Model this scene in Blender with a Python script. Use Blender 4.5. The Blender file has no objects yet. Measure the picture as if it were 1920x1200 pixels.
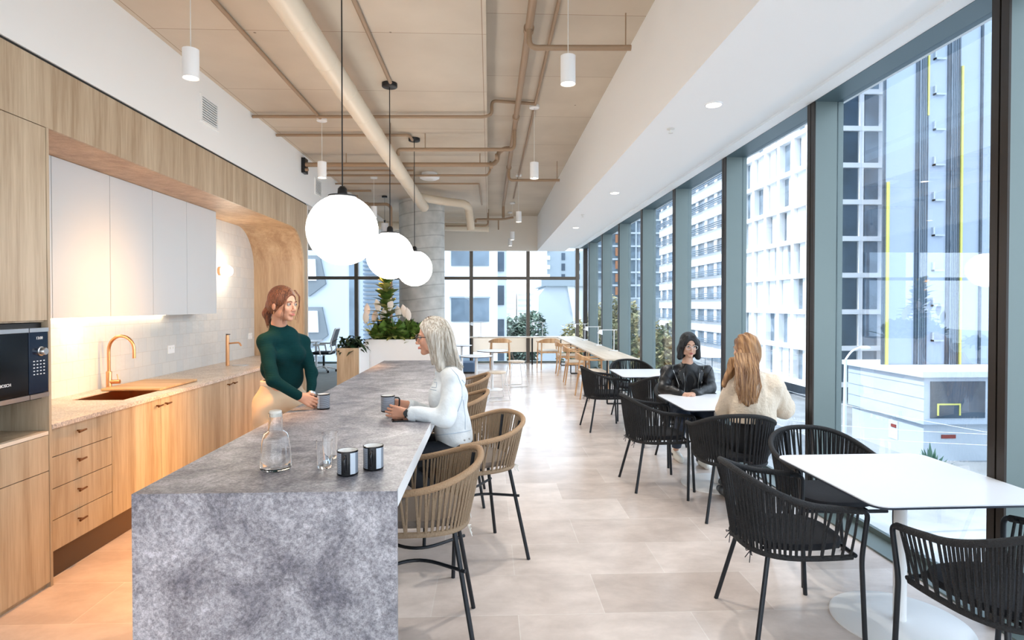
import bpy, math, random
import numpy as np
from mathutils import Vector, Matrix

C = bpy.context.scene.collection
scene = bpy.context.scene
PI = math.pi
YAW = math.radians(2.22)

# ------------------------------------------------------------------ camera
cam_data = bpy.data.cameras.new('camera')
cam = bpy.data.objects.new('camera', cam_data)
C.objects.link(cam)
cam.location = (0, 0, 1.6)
cam.rotation_euler = (math.radians(90 - 0.8), 0, -YAW)
cam_data.sensor_width = 36.0
cam_data.lens = 1110 / 1920 * 36.0
cam_data.shift_y = -12.5 / 1920
cam_data.clip_start = 0.05
cam_data.clip_end = 800
scene.camera = cam

# ------------------------------------------------------------------ exposure
vs = scene.view_settings
vs.view_transform = 'Standard'
vs.look = 'None'
vs.exposure = 0.72
vs.gamma = 1
vs.use_curve_mapping = False

# ------------------------------------------------------------------ world and sun
world = bpy.data.worlds.new('sky')
scene.world = world
world.use_nodes = True
bg = world.node_tree.nodes['Background']
bg.inputs[0].default_value = (0.82, 0.92, 1.0, 1)
bg.inputs[1].default_value = 2.3

sun_data = bpy.data.lights.new('sun', 'SUN')
sun_data.energy = 4.2
sun_data.angle = math.radians(1.5)
sun_data.color = (1.0, 0.95, 0.88)
sun = bpy.data.objects.new('sun', sun_data)
C.objects.link(sun)
sun.location = (-20, -5, 40)
sun.rotation_euler = Vector((1, 0.06, -0.95)).to_track_quat('-Z', 'Y').to_euler()


def lamp(name, kind, loc, energy, color, size=0.1, direction=(0, 0, -1), spot=None, parent=None, blend=0.6, size_y=None, spread=None):
    l = bpy.data.lights.new(name, kind)
    l.energy = energy
    l.color = color
    if kind == 'AREA':
        l.size = size
        if spread:
            l.spread = math.radians(spread)
        if size_y:
            l.shape = 'RECTANGLE'
            l.size_y = size_y
    else:
        l.shadow_soft_size = size
    if kind == 'SPOT':
        l.spot_size = math.radians(spot)
        l.spot_blend = blend
    o = bpy.data.objects.new(name, l)
    C.objects.link(o)
    o.rotation_euler = Vector(direction).to_track_quat('-Z', 'Y').to_euler()
    o.location = loc
    if parent:
        o.parent = parent
        o.location = Vector(loc) - parent.location
    return o


# ------------------------------------------------------------------ helpers
def S(r, g, b):
    def f(c):
        c /= 255.0
        return c / 12.92 if c <= 0.04045 else ((c + 0.055) / 1.055) ** 2.4
    return (f(r), f(g), f(b), 1)


def TY(X, d):
    """world Y of a point at lateral X and viewing depth d"""
    return d - 0.039 * X


def A(px, py, d):
    X = (px - 917) * d / 1110
    return Vector((X, d - 0.039 * X, 1.6 - (py - 572) * d / 1110))


class MB:
    def __init__(self):
        self.v = []
        self.f = []

    def add(self, vs_, fs):
        n = len(self.v)
        self.v.extend([tuple(p) for p in vs_])
        self.f.extend([tuple(i + n for i in f) for f in fs])
        return self

    def box(self, x0, x1, y0, y1, z0, z1):
        vs_ = [(x0, y0, z0), (x1, y0, z0), (x1, y1, z0), (x0, y1, z0), (x0, y0, z1), (x1, y0, z1), (x1, y1, z1), (x0, y1, z1)]
        return self.add(vs_, [(0, 3, 2, 1), (4, 5, 6, 7), (0, 1, 5, 4), (1, 2, 6, 5), (2, 3, 7, 6), (3, 0, 4, 7)])

    def prism(self, poly, axis, a, b):
        """poly: 2D outline; axis 'z': (x,y) 'x': (y,z) 'y': (x,z)"""
        n = len(poly)
        area = sum(poly[i][0] * poly[(i + 1) % n][1] - poly[(i + 1) % n][0] * poly[i][1] for i in range(n))
        if area < 0:
            poly = poly[::-1]

        def p3(p, t):
            if axis == 'z':
                return (p[0], p[1], t)
            if axis == 'x':
                return (t, p[0], p[1])
            return (p[0], t, p[1])
        vs_ = [p3(p, a) for p in poly] + [p3(p, b) for p in poly]
        fs = [tuple(range(n))[::-1], tuple(range(n, 2 * n))] + [(i, (i + 1) % n, (i + 1) % n + n, i + n) for i in range(n)]
        if axis == 'y':
            fs = [f[::-1] for f in fs]
        return self.add(vs_, fs)

    def tube(self, pts, r, n=8, cap=True, closed=False):
        pts = [Vector(p) for p in pts]
        m = len(pts)
        rs = r if isinstance(r, (list, tuple)) else [r] * m
        if closed:
            tans = [(pts[(i + 1) % m] - pts[i - 1]).normalized() for i in range(m)]
        else:
            tans = [(pts[min(i + 1, m - 1)] - pts[max(i - 1, 0)]).normalized() for i in range(m)]
        up = Vector((0, 0, 1)) if abs(tans[0].z) < 0.9 else Vector((1, 0, 0))
        u = tans[0].cross(up).normalized()
        vs_ = []
        for i in range(m):
            t = tans[i]
            u = (u - t * u.dot(t)).normalized()
            w = t.cross(u)
            for k in range(n):
                a = 2 * PI * k / n
                vs_.append(pts[i] + (u * math.cos(a) + w * math.sin(a)) * rs[i])
        fs = []
        rng = m if closed else m - 1
        for i in range(rng):
            j = (i + 1) % m
            for k in range(n):
                l = (k + 1) % n
                fs.append((i * n + k, i * n + l, j * n + l, j * n + k))
        if cap and not closed:
            fs.append(tuple(range(n))[::-1])
            fs.append(tuple(range((m - 1) * n, m * n)))
        return self.add(vs_, fs)

    def lathe(self, prof, c=(0, 0, 0), n=24, close=True, axis=(0, 0, 1)):
        c = Vector(c)
        q = Vector((0, 0, 1)).rotation_difference(Vector(axis))
        vs_ = []
        for (r, z) in prof:
            for k in range(n):
                a = 2 * PI * k / n
                vs_.append(c + q @ Vector((r * math.cos(a), r * math.sin(a), z)))
        fs = []
        for i in range(len(prof) - 1):
            for k in range(n):
                l = (k + 1) % n
                fs.append((i * n + k, i * n + l, (i + 1) * n + l, (i + 1) * n + k))
        if close:
            fs.append(tuple(range(n))[::-1])
            fs.append(tuple(range((len(prof) - 1) * n, len(prof) * n)))
        return self.add(vs_, fs)

    def ball(self, c, r, n=16, m=10):
        c = Vector(c)
        rr = r if isinstance(r, (tuple, list)) else (r, r, r)
        vs_ = [c + Vector((0, 0, -rr[2]))]
        for i in range(1, m):
            t = -PI / 2 + PI * i / m
            for k in range(n):
                a = 2 * PI * k / n
                vs_.append(c + Vector((rr[0] * math.cos(t) * math.cos(a), rr[1] * math.cos(t) * math.sin(a), rr[2] * math.sin(t))))
        vs_.append(c + Vector((0, 0, rr[2])))
        fs = [(0, 1 + (k + 1) % n, 1 + k) for k in range(n)]
        for i in range(m - 2):
            for k in range(n):
                l = (k + 1) % n
                fs.append((1 + i * n + k, 1 + i * n + l, 1 + (i + 1) * n + l, 1 + (i + 1) * n + k))
        e = len(vs_) - 1
        b = 1 + (m - 2) * n
        fs += [(b + k, b + (k + 1) % n, e) for k in range(n)]
        return self.add(vs_, fs)

    def leaf(self, base, d, length, width, droop=0.3, up=(0, 0, 1), seg=4, fold=0.15):
        base = Vector(base)
        d = Vector(d).normalized()
        s = d.cross(Vector(up))
        s = s.normalized() if s.length > 1e-3 else Vector((1, 0, 0))
        nrm = s.cross(d).normalized()
        vs_ = []
        for i in range(seg + 1):
            t = i / seg
            w = width * math.sin(PI * min(1, t * 0.9 + 0.08)) ** 0.8 * 0.5
            if i == seg:
                w = width * 0.02
            c = base + d * length * t - Vector((0, 0, 1)) * droop * length * t * t
            vs_ += [c - s * w + nrm * w * fold, c, c + s * w + nrm * w * fold]
        fs = []
        for i in range(seg):
            a = i * 3
            fs += [(a, a + 1, a + 4, a + 3), (a + 1, a + 2, a + 5, a + 4)]
        return self.add(vs_, fs)

    def build(self, name, m, parent=None, smooth=False, bevel=0, seg=2, weld=False):
        return mesh_obj(name, self.v, self.f, m, parent, smooth, bevel, seg)


def mesh_obj(name, v, f, m, parent=None, smooth=False, bevel=0, seg=2):
    me = bpy.data.meshes.new(name)
    V = np.array([tuple(p) for p in v], dtype=float)
    if parent is not None:
        o_ = world_loc(parent)
    else:
        mn, mx = V.min(0), V.max(0)
        o_ = Vector(((mn[0] + mx[0]) / 2, (mn[1] + mx[1]) / 2, mn[2]))
    V = V - np.array(o_)
    me.from_pydata(V.tolist(), [], [tuple(int(i) for i in x) for x in f])
    me.materials.append(m)
    if smooth:
        me.polygons.foreach_set('use_smooth', [True] * len(me.polygons))
        try:
            me.set_sharp_from_angle(angle=math.radians(50))
        except Exception:
            pass
    me.update()
    o = bpy.data.objects.new(name, me)
    C.objects.link(o)
    if parent is not None:
        o.parent = parent
    else:
        o.location = o_
    if bevel:
        b = o.modifiers.new('bevel', 'BEVEL')
        b.width = bevel
        b.segments = seg
        b.limit_method = 'ANGLE'
    return o


def world_loc(o):
    p = Vector((0, 0, 0))
    while o is not None:
        p += Vector(o.location)
        o = o.parent
    return p


def tag(o, label=None, cat=None, group=None, kind=None):
    if label:
        o['label'] = label
    if cat:
        o['category'] = cat
    if group:
        o['group'] = group
    if kind:
        o['kind'] = kind
    return o


def thing(name, label, cat, loc=(0, 0, 0), group=None):
    o = bpy.data.objects.new(name, None)
    o.empty_display_size = 0.1
    o.location = loc
    C.objects.link(o)
    return tag(o, label, cat, group)


def struct_root(name, loc=(0, 0, 0)):
    o = bpy.data.objects.new(name, None)
    o.location = loc
    C.objects.link(o)
    o['kind'] = 'structure'
    return o


def copy_tree(o, kids, loc=None, rz=None, label=None):
    def rec(a, parent):
        c = a.copy()
        C.objects.link(c)
        if parent is not None:
            c.parent = parent
        for ch in kids.get(a.name, []):
            rec(ch, c)
        return c
    r = rec(o, None)
    if loc is not None:
        r.location = loc
    if rz is not None:
        r.rotation_euler = (0, 0, rz)
    if label:
        r['label'] = label
    return r


def kids_of(root):
    d = {}

    def rec(a):
        d[a.name] = list(a.children)
        for c in a.children:
            rec(c)
    rec(root)
    return d


def fillet(pts, r, n=5):
    pts = [Vector(p) for p in pts]
    out = [pts[0]]
    for i in range(1, len(pts) - 1):
        a, b, c = pts[i - 1], pts[i], pts[i + 1]
        l1, l2 = (a - b).length, (c - b).length
        rr = min(r, l1 * 0.49, l2 * 0.49)
        p, q = b + (a - b).normalized() * rr, b + (c - b).normalized() * rr
        for k in range(n + 1):
            t = k / n
            out.append(p * (1 - t) ** 2 + b * 2 * t * (1 - t) + q * t * t)
    out.append(pts[-1])
    return out


# ------------------------------------------------------------------ materials
class NT:
    def __init__(self, name):
        self.m = bpy.data.materials.new(name)
        self.m.use_nodes = True
        self.t = self.m.node_tree
        self.n = self.t.nodes
        self.b = self.n['Principled BSDF']
        self.out = self.n['Material Output']

    def node(self, typ, **kw):
        nd = self.n.new(typ)
        for k, v in kw.items():
            if hasattr(nd, k):
                setattr(nd, k, v)
            else:
                nd.inputs[k].default_value = v
        return nd

    def link(self, a, b):
        self.t.links.new(a, b)


def mat(name, col, rough=0.5, metal=0.0, spec=None, bump=0.0, bscale=40.0, var=0.0, vscale=3.0, coat=0.0, sheen=0.0, coords='Object', stretch=None, alpha=None, distort=0.0, detail=4, col2=None):
    t = NT(name)
    b = t.b
    b.inputs['Base Color'].default_value = col
    b.inputs['Roughness'].default_value = rough
    b.inputs['Metallic'].default_value = metal
    if spec is not None:
        b.inputs['Specular IOR Level'].default_value = spec
    if coat:
        b.inputs['Coat Weight'].default_value = coat
    if sheen:
        b.inputs['Sheen Weight'].default_value = sheen
    if bump or var or col2:
        tc = t.node('ShaderNodeTexCoord')
        mp = t.node('ShaderNodeMapping')
        t.link(tc.outputs[coords], mp.inputs[0])
        if stretch:
            mp.inputs['Scale'].default_value = stretch
    if var or col2:
        n1 = t.node('ShaderNodeTexNoise')
        n1.inputs['Scale'].default_value = vscale
        n1.inputs['Detail'].default_value = detail
        n1.inputs['Distortion'].default_value = distort
        t.link(mp.outputs[0], n1.inputs['Vector'])
        r = t.node('ShaderNodeValToRGB')
        c2 = col2 if col2 else tuple(c * (1 - var) for c in col[:3]) + (1,)
        c1 = col if col2 else tuple(min(1, c * (1 + var * 0.6)) for c in col[:3]) + (1,)
        r.color_ramp.elements[0].position = 0.36
        r.color_ramp.elements[1].position = 0.64
        r.color_ramp.elements[0].color = c2
        r.color_ramp.elements[1].color = c1
        t.link(n1.outputs['Fac'], r.inputs[0])
        t.link(r.outputs[0], b.inputs['Base Color'])
    if bump:
        n2 = t.node('ShaderNodeTexNoise')
        n2.inputs['Scale'].default_value = bscale
        t.link(mp.outputs[0], n2.inputs['Vector'])
        bp = t.node('ShaderNodeBump')
        bp.inputs['Strength'].default_value = bump
        bp.inputs['Distance'].default_value = 0.01
        t.link(n2.outputs['Fac'], bp.inputs['Height'])
        t.link(bp.outputs[0], b.inputs['Normal'])
    return t.m


def emit(name, col, strength):
    t = NT(name)
    e = t.node('ShaderNodeEmission')
    e.inputs[0].default_value = col
    e.inputs[1].default_value = strength
    t.link(e.outputs[0], t.out.inputs[0])
    return t.m


def glass_pane(name, tint=(0.90, 0.925, 0.96, 1), refl=0.32):
    t = NT(name)
    t.n.remove(t.b)
    tr = t.node('ShaderNodeBsdfTransparent')
    tr.inputs[0].default_value = tint
    gl = t.node('ShaderNodeBsdfGlossy')
    gl.inputs['Roughness'].default_value = 0.0
    fr = t.node('ShaderNodeFresnel')
    fr.inputs[0].default_value = 1.45
    mu = t.node('ShaderNodeMath', operation='MULTIPLY')
    mu.inputs[1].default_value = refl
    mx = t.node('ShaderNodeMixShader')
    t.link(fr.outputs[0], mu.inputs[0])
    t.link(mu.outputs[0], mx.inputs[0])
    t.link(tr.outputs[0], mx.inputs[1])
    t.link(gl.outputs[0], mx.inputs[2])
    t.link(mx.outputs[0], t.out.inputs[0])
    return t.m


def wood_mat(name, light, dark, along='z', scale=1.0, rough=0.45):
    t = NT(name)
    g = t.node('ShaderNodeNewGeometry')
    mp = t.node('ShaderNodeMapping')
    sc = {'z': (9, 9, 0.55), 'y': (9, 0.5, 9), 'x': (0.5, 9, 9)}[along]
    mp.inputs['Scale'].default_value = tuple(s * scale for s in sc)
    t.link(g.outputs['Position'], mp.inputs[0])
    n1 = t.node('ShaderNodeTexNoise')
    n1.inputs['Scale'].default_value = 1.0
    n1.inputs['Detail'].default_value = 6
    n1.inputs['Roughness'].default_value = 0.62
    n1.inputs['Distortion'].default_value = 0.25
    t.link(mp.outputs[0], n1.inputs['Vector'])
    n2 = t.node('ShaderNodeTexNoise')
    n2.inputs['Scale'].default_value = 9.0
    n2.inputs['Detail'].default_value = 3
    t.link(mp.outputs[0], n2.inputs['Vector'])
    ad = t.node('ShaderNodeMath', operation='MULTIPLY_ADD')
    ad.inputs[1].default_value = 0.3
    t.link(n2.outputs['Fac'], ad.inputs[0])
    t.link(n1.outputs['Fac'], ad.inputs[2])
    r = t.node('ShaderNodeValToRGB')
    r.color_ramp.elements[0].position = 0.48
    r.color_ramp.elements[1].position = 0.82
    r.color_ramp.elements[0].color = dark
    r.color_ramp.elements[1].color = light
    t.link(ad.outputs[0], r.inputs[0])
    t.link(r.outputs[0], t.b.inputs['Base Color'])
    t.b.inputs['Roughness'].default_value = rough
    return t.m


M = {}
M['paint'] = mat('white_paint', S(238, 238, 236), 0.7)
M['plaster'] = mat('soffit_plaster', S(250, 250, 249), 0.6)
M['beam'] = mat('cream_wall_paint', S(232, 224, 212), 0.75)
M['cab_white'] = mat('white_laminate', S(206, 211, 214), 0.35)
M['wood'] = wood_mat('pale_oak_laminate', S(198, 180, 154), S(158, 135, 108))
M['wood_arch'] = wood_mat('arch_oak_laminate', S(202, 172, 138), S(166, 132, 100), 'z')
M['wood_floor'] = wood_mat('soft_timber', S(214, 176, 130), S(176, 132, 88), 'x')
M['toe'] = mat('toe_kick', S(92, 66, 46), 0.6)
M['dark_gap'] = mat('shadow_gap_black', S(26, 24, 22), 0.7)
M['brass'] = mat('brushed_brass', S(214, 160, 116), 0.28, 1.0)
M['bronze_handle'] = mat('antique_bronze', S(120, 78, 44), 0.4, 0.8)
M['steel'] = mat('brushed_steel', S(200, 200, 200), 0.28, 1.0)
M['black_glass'] = mat('black_oven_glass', S(8, 10, 14), 0.12, 0.0, 0.4)
M['frame_dark'] = mat('shaded_bronze_frame', S(50, 42, 36), 0.4, 0.4)  # bronze with backlit shade darkened into the colour
M['frame_bronze'] = mat('mid_bronze_frame', S(104, 94, 84), 0.4, 0.4)
M['frame_grey'] = mat('grey_green_anodised', S(112, 124, 122), 0.35, 0.35)
M['header'] = mat('blue_grey_anodised', S(84, 104, 112), 0.4, 0.4)
M['pane'] = glass_pane('window_glass')
M['chair_black'] = mat('black_powder_coat', S(30, 34, 40), 0.4, 0.3)
M['rope_black'] = mat('black_rope', S(32, 32, 34), 0.8, bump=0.6, bscale=160)
M['rope_tan'] = mat('tan_rope', S(150, 128, 104), 0.85, bump=0.6, bscale=160)
M['rope_rim'] = mat('warm_tan_rope_wrap', S(166, 136, 106), 0.85, bump=0.6, bscale=130)
M['cushion_black'] = mat('charcoal_fabric', S(34, 36, 42), 0.9, bump=0.3, bscale=200)
M['cushion_tan'] = mat('taupe_fabric', S(130, 120, 112), 0.9, bump=0.3, bscale=200)
M['table_white'] = mat('white_table_laminate', S(238, 240, 244), 0.32)
M['table_edge'] = mat('dark_table_edge', S(36, 44, 58), 0.5)
M['white_metal'] = mat('white_powder_coat', S(240, 240, 240), 0.35)
M['black_metal'] = mat('black_metal', S(24, 24, 26), 0.4, 0.3)
M['globe'] = emit('opal_glass_globe', (1.0, 0.95, 0.88, 1), 8.0)
M['lens'] = emit('warm_lamp_lens', (1.0, 0.86, 0.66, 1), 12.0)
M['led'] = emit('warm_led_strip', (1.0, 0.78, 0.48, 1), 10.0)
M['pipe'] = mat('beige_painted_pipe', S(158, 132, 106), 0.5)
M['duct'] = mat('cream_painted_duct', S(222, 208, 186), 0.45)
M['ply'] = wood_mat('pale_birch', S(236, 222, 204), S(216, 198, 176), 'y')
M['ash'] = wood_mat('honey_ash', S(226, 184, 138), S(196, 146, 100), 'z', 2.0)
M['seat_pad'] = mat('cream_seat_pad', S(234, 226, 214), 0.85)
M['leaf'] = mat('green_leaf', S(96, 128, 56), 0.45, var=0.55, vscale=14)
M['leaf_dark'] = mat('dark_green_leaf', S(42, 62, 40), 0.4, var=0.4, vscale=14)
M['leaf_lime'] = mat('lime_leaf', S(160, 166, 92), 0.5, var=0.4, vscale=16)
M['petal'] = mat('white_spathe', S(248, 236, 226), 0.6)
M['stem'] = mat('plant_stem', S(110, 110, 60), 0.6)
M['soil'] = mat('potting_soil', S(60, 46, 36), 0.95, bump=0.5)
M['carpet'] = mat('grey_carpet', S(166, 172, 172), 0.95, var=0.18, vscale=6, stretch=(1, 9, 1))
M['planter_white'] = mat('white_planter_laminate', S(238, 238, 238), 0.4)
M['off_white'] = mat('off_white_plastic', S(226, 224, 218), 0.5)
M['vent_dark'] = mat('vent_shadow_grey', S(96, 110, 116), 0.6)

# clear drinking glass
t = NT('clear_glass')
t.b.inputs['Base Color'].default_value = (1, 1, 1, 1)
t.b.inputs['Roughness'].default_value = 0.0
t.b.inputs['IOR'].default_value = 1.35
t.b.inputs['Transmission Weight'].default_value = 1.0
M['glass'] = t.m

# --- polished travertine floor: large slabs
t = NT('travertine_floor')
g = t.node('ShaderNodeNewGeometry')
br = t.node('ShaderNodeTexBrick')
br.offset = 0.5
br.inputs['Scale'].default_value = 1.0
br.inputs['Brick Width'].default_value = 0.9
br.inputs['Row Height'].default_value = 0.45
br.inputs['Mortar Size'].default_value = 0.0022
br.inputs['Mortar Smooth'].default_value = 0.0
br.inputs['Color1'].default_value = S(236, 226, 220)
br.inputs['Color2'].default_value = S(214, 201, 193)
br.inputs['Mortar'].default_value = S(238, 232, 226)
mp = t.node('ShaderNodeMapping')
mp.inputs['Location'].default_value = (0.3, 0.12, 0)
t.link(g.outputs['Position'], mp.inputs[0])
t.link(mp.outputs[0], br.inputs['Vector'])
mp2 = t.node('ShaderNodeMapping')
mp2.inputs['Scale'].default_value = (1.3, 2.0, 1)
t.link(g.outputs['Position'], mp2.inputs[0])
n = t.node('ShaderNodeTexNoise')
n.inputs['Scale'].default_value = 1.6
n.inputs['Detail'].default_value = 9
n.inputs['Roughness'].default_value = 0.66
n.inputs['Distortion'].default_value = 0.2
t.link(mp2.outputs[0], n.inputs['Vector'])
r = t.node('ShaderNodeValToRGB')
r.color_ramp.elements[0].position = 0.36
r.color_ramp.elements[1].position = 0.66
r.color_ramp.elements[0].color = (0.80, 0.77, 0.75, 1)
r.color_ramp.elements[1].color = (1.08, 1.06, 1.05, 1)
t.link(n.outputs['Fac'], r.inputs[0])
mx = t.node('ShaderNodeMix', data_type='RGBA', blend_type='MULTIPLY')
mx.inputs[0].default_value = 1.0
t.link(br.outputs['Color'], mx.inputs[6])
t.link(r.outputs[0], mx.inputs[7])
t.link(mx.outputs[2], t.b.inputs['Base Color'])
t.b.inputs['Roughness'].default_value = 0.2
t.b.inputs['Specular IOR Level'].default_value = 0.5
M['floor'] = t.m

# --- glazed handmade wall tiles
t = NT('handmade_white_tile')
g = t.node('ShaderNodeNewGeometry')
sx = t.node('ShaderNodeSeparateXYZ')
cx = t.node('ShaderNodeCombineXYZ')
t.link(g.outputs['Position'], sx.inputs[0])
t.link(sx.outputs['Y'], cx.inputs['X'])
t.link(sx.outputs['Z'], cx.inputs['Y'])
br = t.node('ShaderNodeTexBrick')
br.offset = 0.5
br.inputs['Scale'].default_value = 1.0
br.inputs['Brick Width'].default_value = 0.13
br.inputs['Row Height'].default_value = 0.13
br.inputs['Mortar Size'].default_value = 0.0016
br.inputs['Color1'].default_value = S(214, 212, 208)
br.inputs['Color2'].default_value = S(204, 206, 206)
br.inputs['Mortar'].default_value = S(198, 194, 188)
t.link(cx.outputs[0], br.inputs['Vector'])
n = t.node('ShaderNodeTexNoise')
n.inputs['Scale'].default_value = 11
n.inputs['Detail'].default_value = 2
t.link(cx.outputs[0], n.inputs['Vector'])
ad = t.node('ShaderNodeMath', operation='SUBTRACT')
t.link(n.outputs['Fac'], ad.inputs[0])
t.link(br.outputs['Fac'], ad.inputs[1])
bp = t.node('ShaderNodeBump')
bp.inputs['Strength'].default_value = 0.35
bp.inputs['Distance'].default_value = 0.012
t.link(ad.outputs[0], bp.inputs['Height'])
t.link(bp.outputs[0], t.b.inputs['Normal'])
t.link(br.outputs['Color'], t.b.inputs['Base Color'])
t.b.inputs['Roughness'].default_value = 0.12
M['tile'] = t.m


# --- mottled grey stone
def stone(name, base, light, dark, rough):
    t = NT(name)
    g = t.node('ShaderNodeNewGeometry')
    n1 = t.node('ShaderNodeTexNoise')
    n1.inputs['Scale'].default_value = 4.5
    n1.inputs['Detail'].default_value = 15
    n1.inputs['Roughness'].default_value = 0.8
    n1.inputs['Distortion'].default_value = 0.5
    t.link(g.outputs['Position'], n1.inputs['Vector'])
    r1 = t.node('ShaderNodeValToRGB')
    r1.color_ramp.elements[0].position = 0.38
    r1.color_ramp.elements[0].color = dark
    r1.color_ramp.elements[1].position = 0.62
    r1.color_ramp.elements[1].color = light
    e = r1.color_ramp.elements.new(0.5)
    e.color = base
    t.link(n1.outputs['Fac'], r1.inputs[0])
    n2 = t.node('ShaderNodeTexNoise')
    n2.inputs['Scale'].default_value = 85
    n2.inputs['Detail'].default_value = 8
    n2.inputs['Roughness'].default_value = 0.8
    t.link(g.outputs['Position'], n2.inputs['Vector'])
    r2 = t.node('ShaderNodeValToRGB')
    r2.color_ramp.elements[0].position = 0.40
    r2.color_ramp.elements[0].color = (0.55, 0.55, 0.57, 1)
    r2.color_ramp.elements[1].position = 0.60
    r2.color_ramp.elements[1].color = (1.35, 1.35, 1.35, 1)
    t.link(n2.outputs['Fac'], r2.inputs[0])
    mx = t.node('ShaderNodeMix', data_type='RGBA', blend_type='MULTIPLY')
    mx.inputs[0].default_value = 1.0
    t.link(r1.outputs[0], mx.inputs[6])
    t.link(r2.outputs[0], mx.inputs[7])
    t.link(mx.outputs[2], t.b.inputs['Base Color'])
    t.b.inputs['Roughness'].default_value = rough
    return t.m


M['stone'] = stone('grey_stone', S(146, 145, 151), S(184, 183, 189), S(100, 100, 110), 0.42)
M['counter'] = stone('pale_stone', S(200, 186, 172), S(214, 204, 194), S(182, 166, 152), 0.35)

# --- cast concrete ceiling, painted tan, with panel joints and pock marks
t = NT('tan_concrete_ceiling')
g = t.node('ShaderNodeNewGeometry')
br = t.node('ShaderNodeTexBrick')
br.offset = 0.0
br.inputs['Scale'].default_value = 1.0
br.inputs['Brick Width'].default_value = 2.4
br.inputs['Row Height'].default_value = 1.2
br.inputs['Mortar Size'].default_value = 0.003
br.inputs['Color1'].default_value = S(206, 193, 174)
br.inputs['Color2'].default_value = S(200, 188, 170)
br.inputs['Mortar'].default_value = S(150, 124, 98)
mp = t.node('ShaderNodeMapping')
mp.inputs['Location'].default_value = (0.05, 0.35, 0)
t.link(g.outputs['Position'], mp.inputs[0])
t.link(mp.outputs[0], br.inputs['Vector'])
vo = t.node('ShaderNodeTexVoronoi')
vo.inputs['Scale'].default_value = 2.6
t.link(g.outputs['Position'], vo.inputs['Vector'])
r = t.node('ShaderNodeValToRGB')
r.color_ramp.elements[0].position = 0.018
r.color_ramp.elements[0].color = (0.35, 0.3, 0.25, 1)
r.color_ramp.elements[1].position = 0.035
r.color_ramp.elements[1].color = (1, 1, 1, 1)
t.link(vo.outputs['Distance'], r.inputs[0])
mx = t.node('ShaderNodeMix', data_type='RGBA', blend_type='MULTIPLY')
mx.inputs[0].default_value = 1.0
t.link(br.outputs['Color'], mx.inputs[6])
t.link(r.outputs[0], mx.inputs[7])
n = t.node('ShaderNodeTexNoise')
n.inputs['Scale'].default_value = 1.3
n.inputs['Detail'].default_value = 8
t.link(g.outputs['Position'], n.inputs['Vector'])
r = t.node('ShaderNodeValToRGB')
r.color_ramp.elements[0].position = 0.3
r.color_ramp.elements[0].color = (0.86, 0.84, 0.82, 1)
r.color_ramp.elements[1].position = 0.7
r.color_ramp.elements[1].color = (1.04, 1.04, 1.04, 1)
t.link(n.outputs['Fac'], r.inputs[0])
mx2 = t.node('ShaderNodeMix', data_type='RGBA', blend_type='MULTIPLY')
mx2.inputs[0].default_value = 1.0
t.link(mx.outputs[2], mx2.inputs[6])
t.link(r.outputs[0], mx2.inputs[7])
t.link(mx2.outputs[2], t.b.inputs['Base Color'])
t.b.inputs['Roughness'].default_value = 0.6
M['ceiling'] = t.m

# --- raw concrete column with slanted form rings
t = NT('spiral_formed_concrete')
g = t.node('ShaderNodeNewGeometry')
mp = t.node('ShaderNodeMapping')
mp.inputs['Rotation'].default_value = (0.0, math.radians(7), 0)
t.link(g.outputs['Position'], mp.inputs[0])
wv = t.node('ShaderNodeTexWave', wave_type='BANDS', bands_direction='Z', wave_profile='SAW')
wv.inputs['Scale'].default_value = 1.35
wv.inputs['Distortion'].default_value = 0.5
wv.inputs['Detail Scale'].default_value = 0.6
t.link(mp.outputs[0], wv.inputs['Vector'])
r = t.node('ShaderNodeValToRGB')
r.color_ramp.elements[0].position = 0.0
r.color_ramp.elements[0].color = (0.55, 0.55, 0.55, 1)
r.color_ramp.elements[1].position = 0.12
r.color_ramp.elements[1].color = (1, 1, 1, 1)
t.link(wv.outputs['Fac'], r.inputs[0])
n = t.node('ShaderNodeTexNoise')
n.inputs['Scale'].default_value = 5
n.inputs['Detail'].default_value = 9
t.link(g.outputs['Position'], n.inputs['Vector'])
r2 = t.node('ShaderNodeValToRGB')
r2.color_ramp.elements[0].position = 0.3
r2.color_ramp.elements[0].color = S(186, 187, 182)
r2.color_ramp.elements[1].position = 0.7
r2.color_ramp.elements[1].color = S(216, 215, 210)
t.link(n.outputs['Fac'], r2.inputs[0])
mx = t.node('ShaderNodeMix', data_type='RGBA', blend_type='MULTIPLY')
mx.inputs[0].default_value = 0.8
t.link(r2.outputs[0], mx.inputs[6])
t.link(r.outputs[0], mx.inputs[7])
t.link(mx.outputs[2], t.b.inputs['Base Color'])
t.b.inputs['Roughness'].default_value = 0.8
M['concrete'] = t.m


# ================================================================== ROOM SHELL
def struct(name, mb, m, bevel=0, parent=None, smooth=False):
    o = mb.build(name, m, parent, smooth, bevel)
    if parent is None:
        o['kind'] = 'structure'
    return o


YB = -3.0       # the room runs on behind the camera to here
YE = 16.4       # end glazing
KX = -2.49      # kitchen face plane
ZL, ZR = 3.62, 3.777
ZS = 2.933      # lowered soffit
WXI, WXO = 2.50, 2.67
ZH = 3.165

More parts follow.
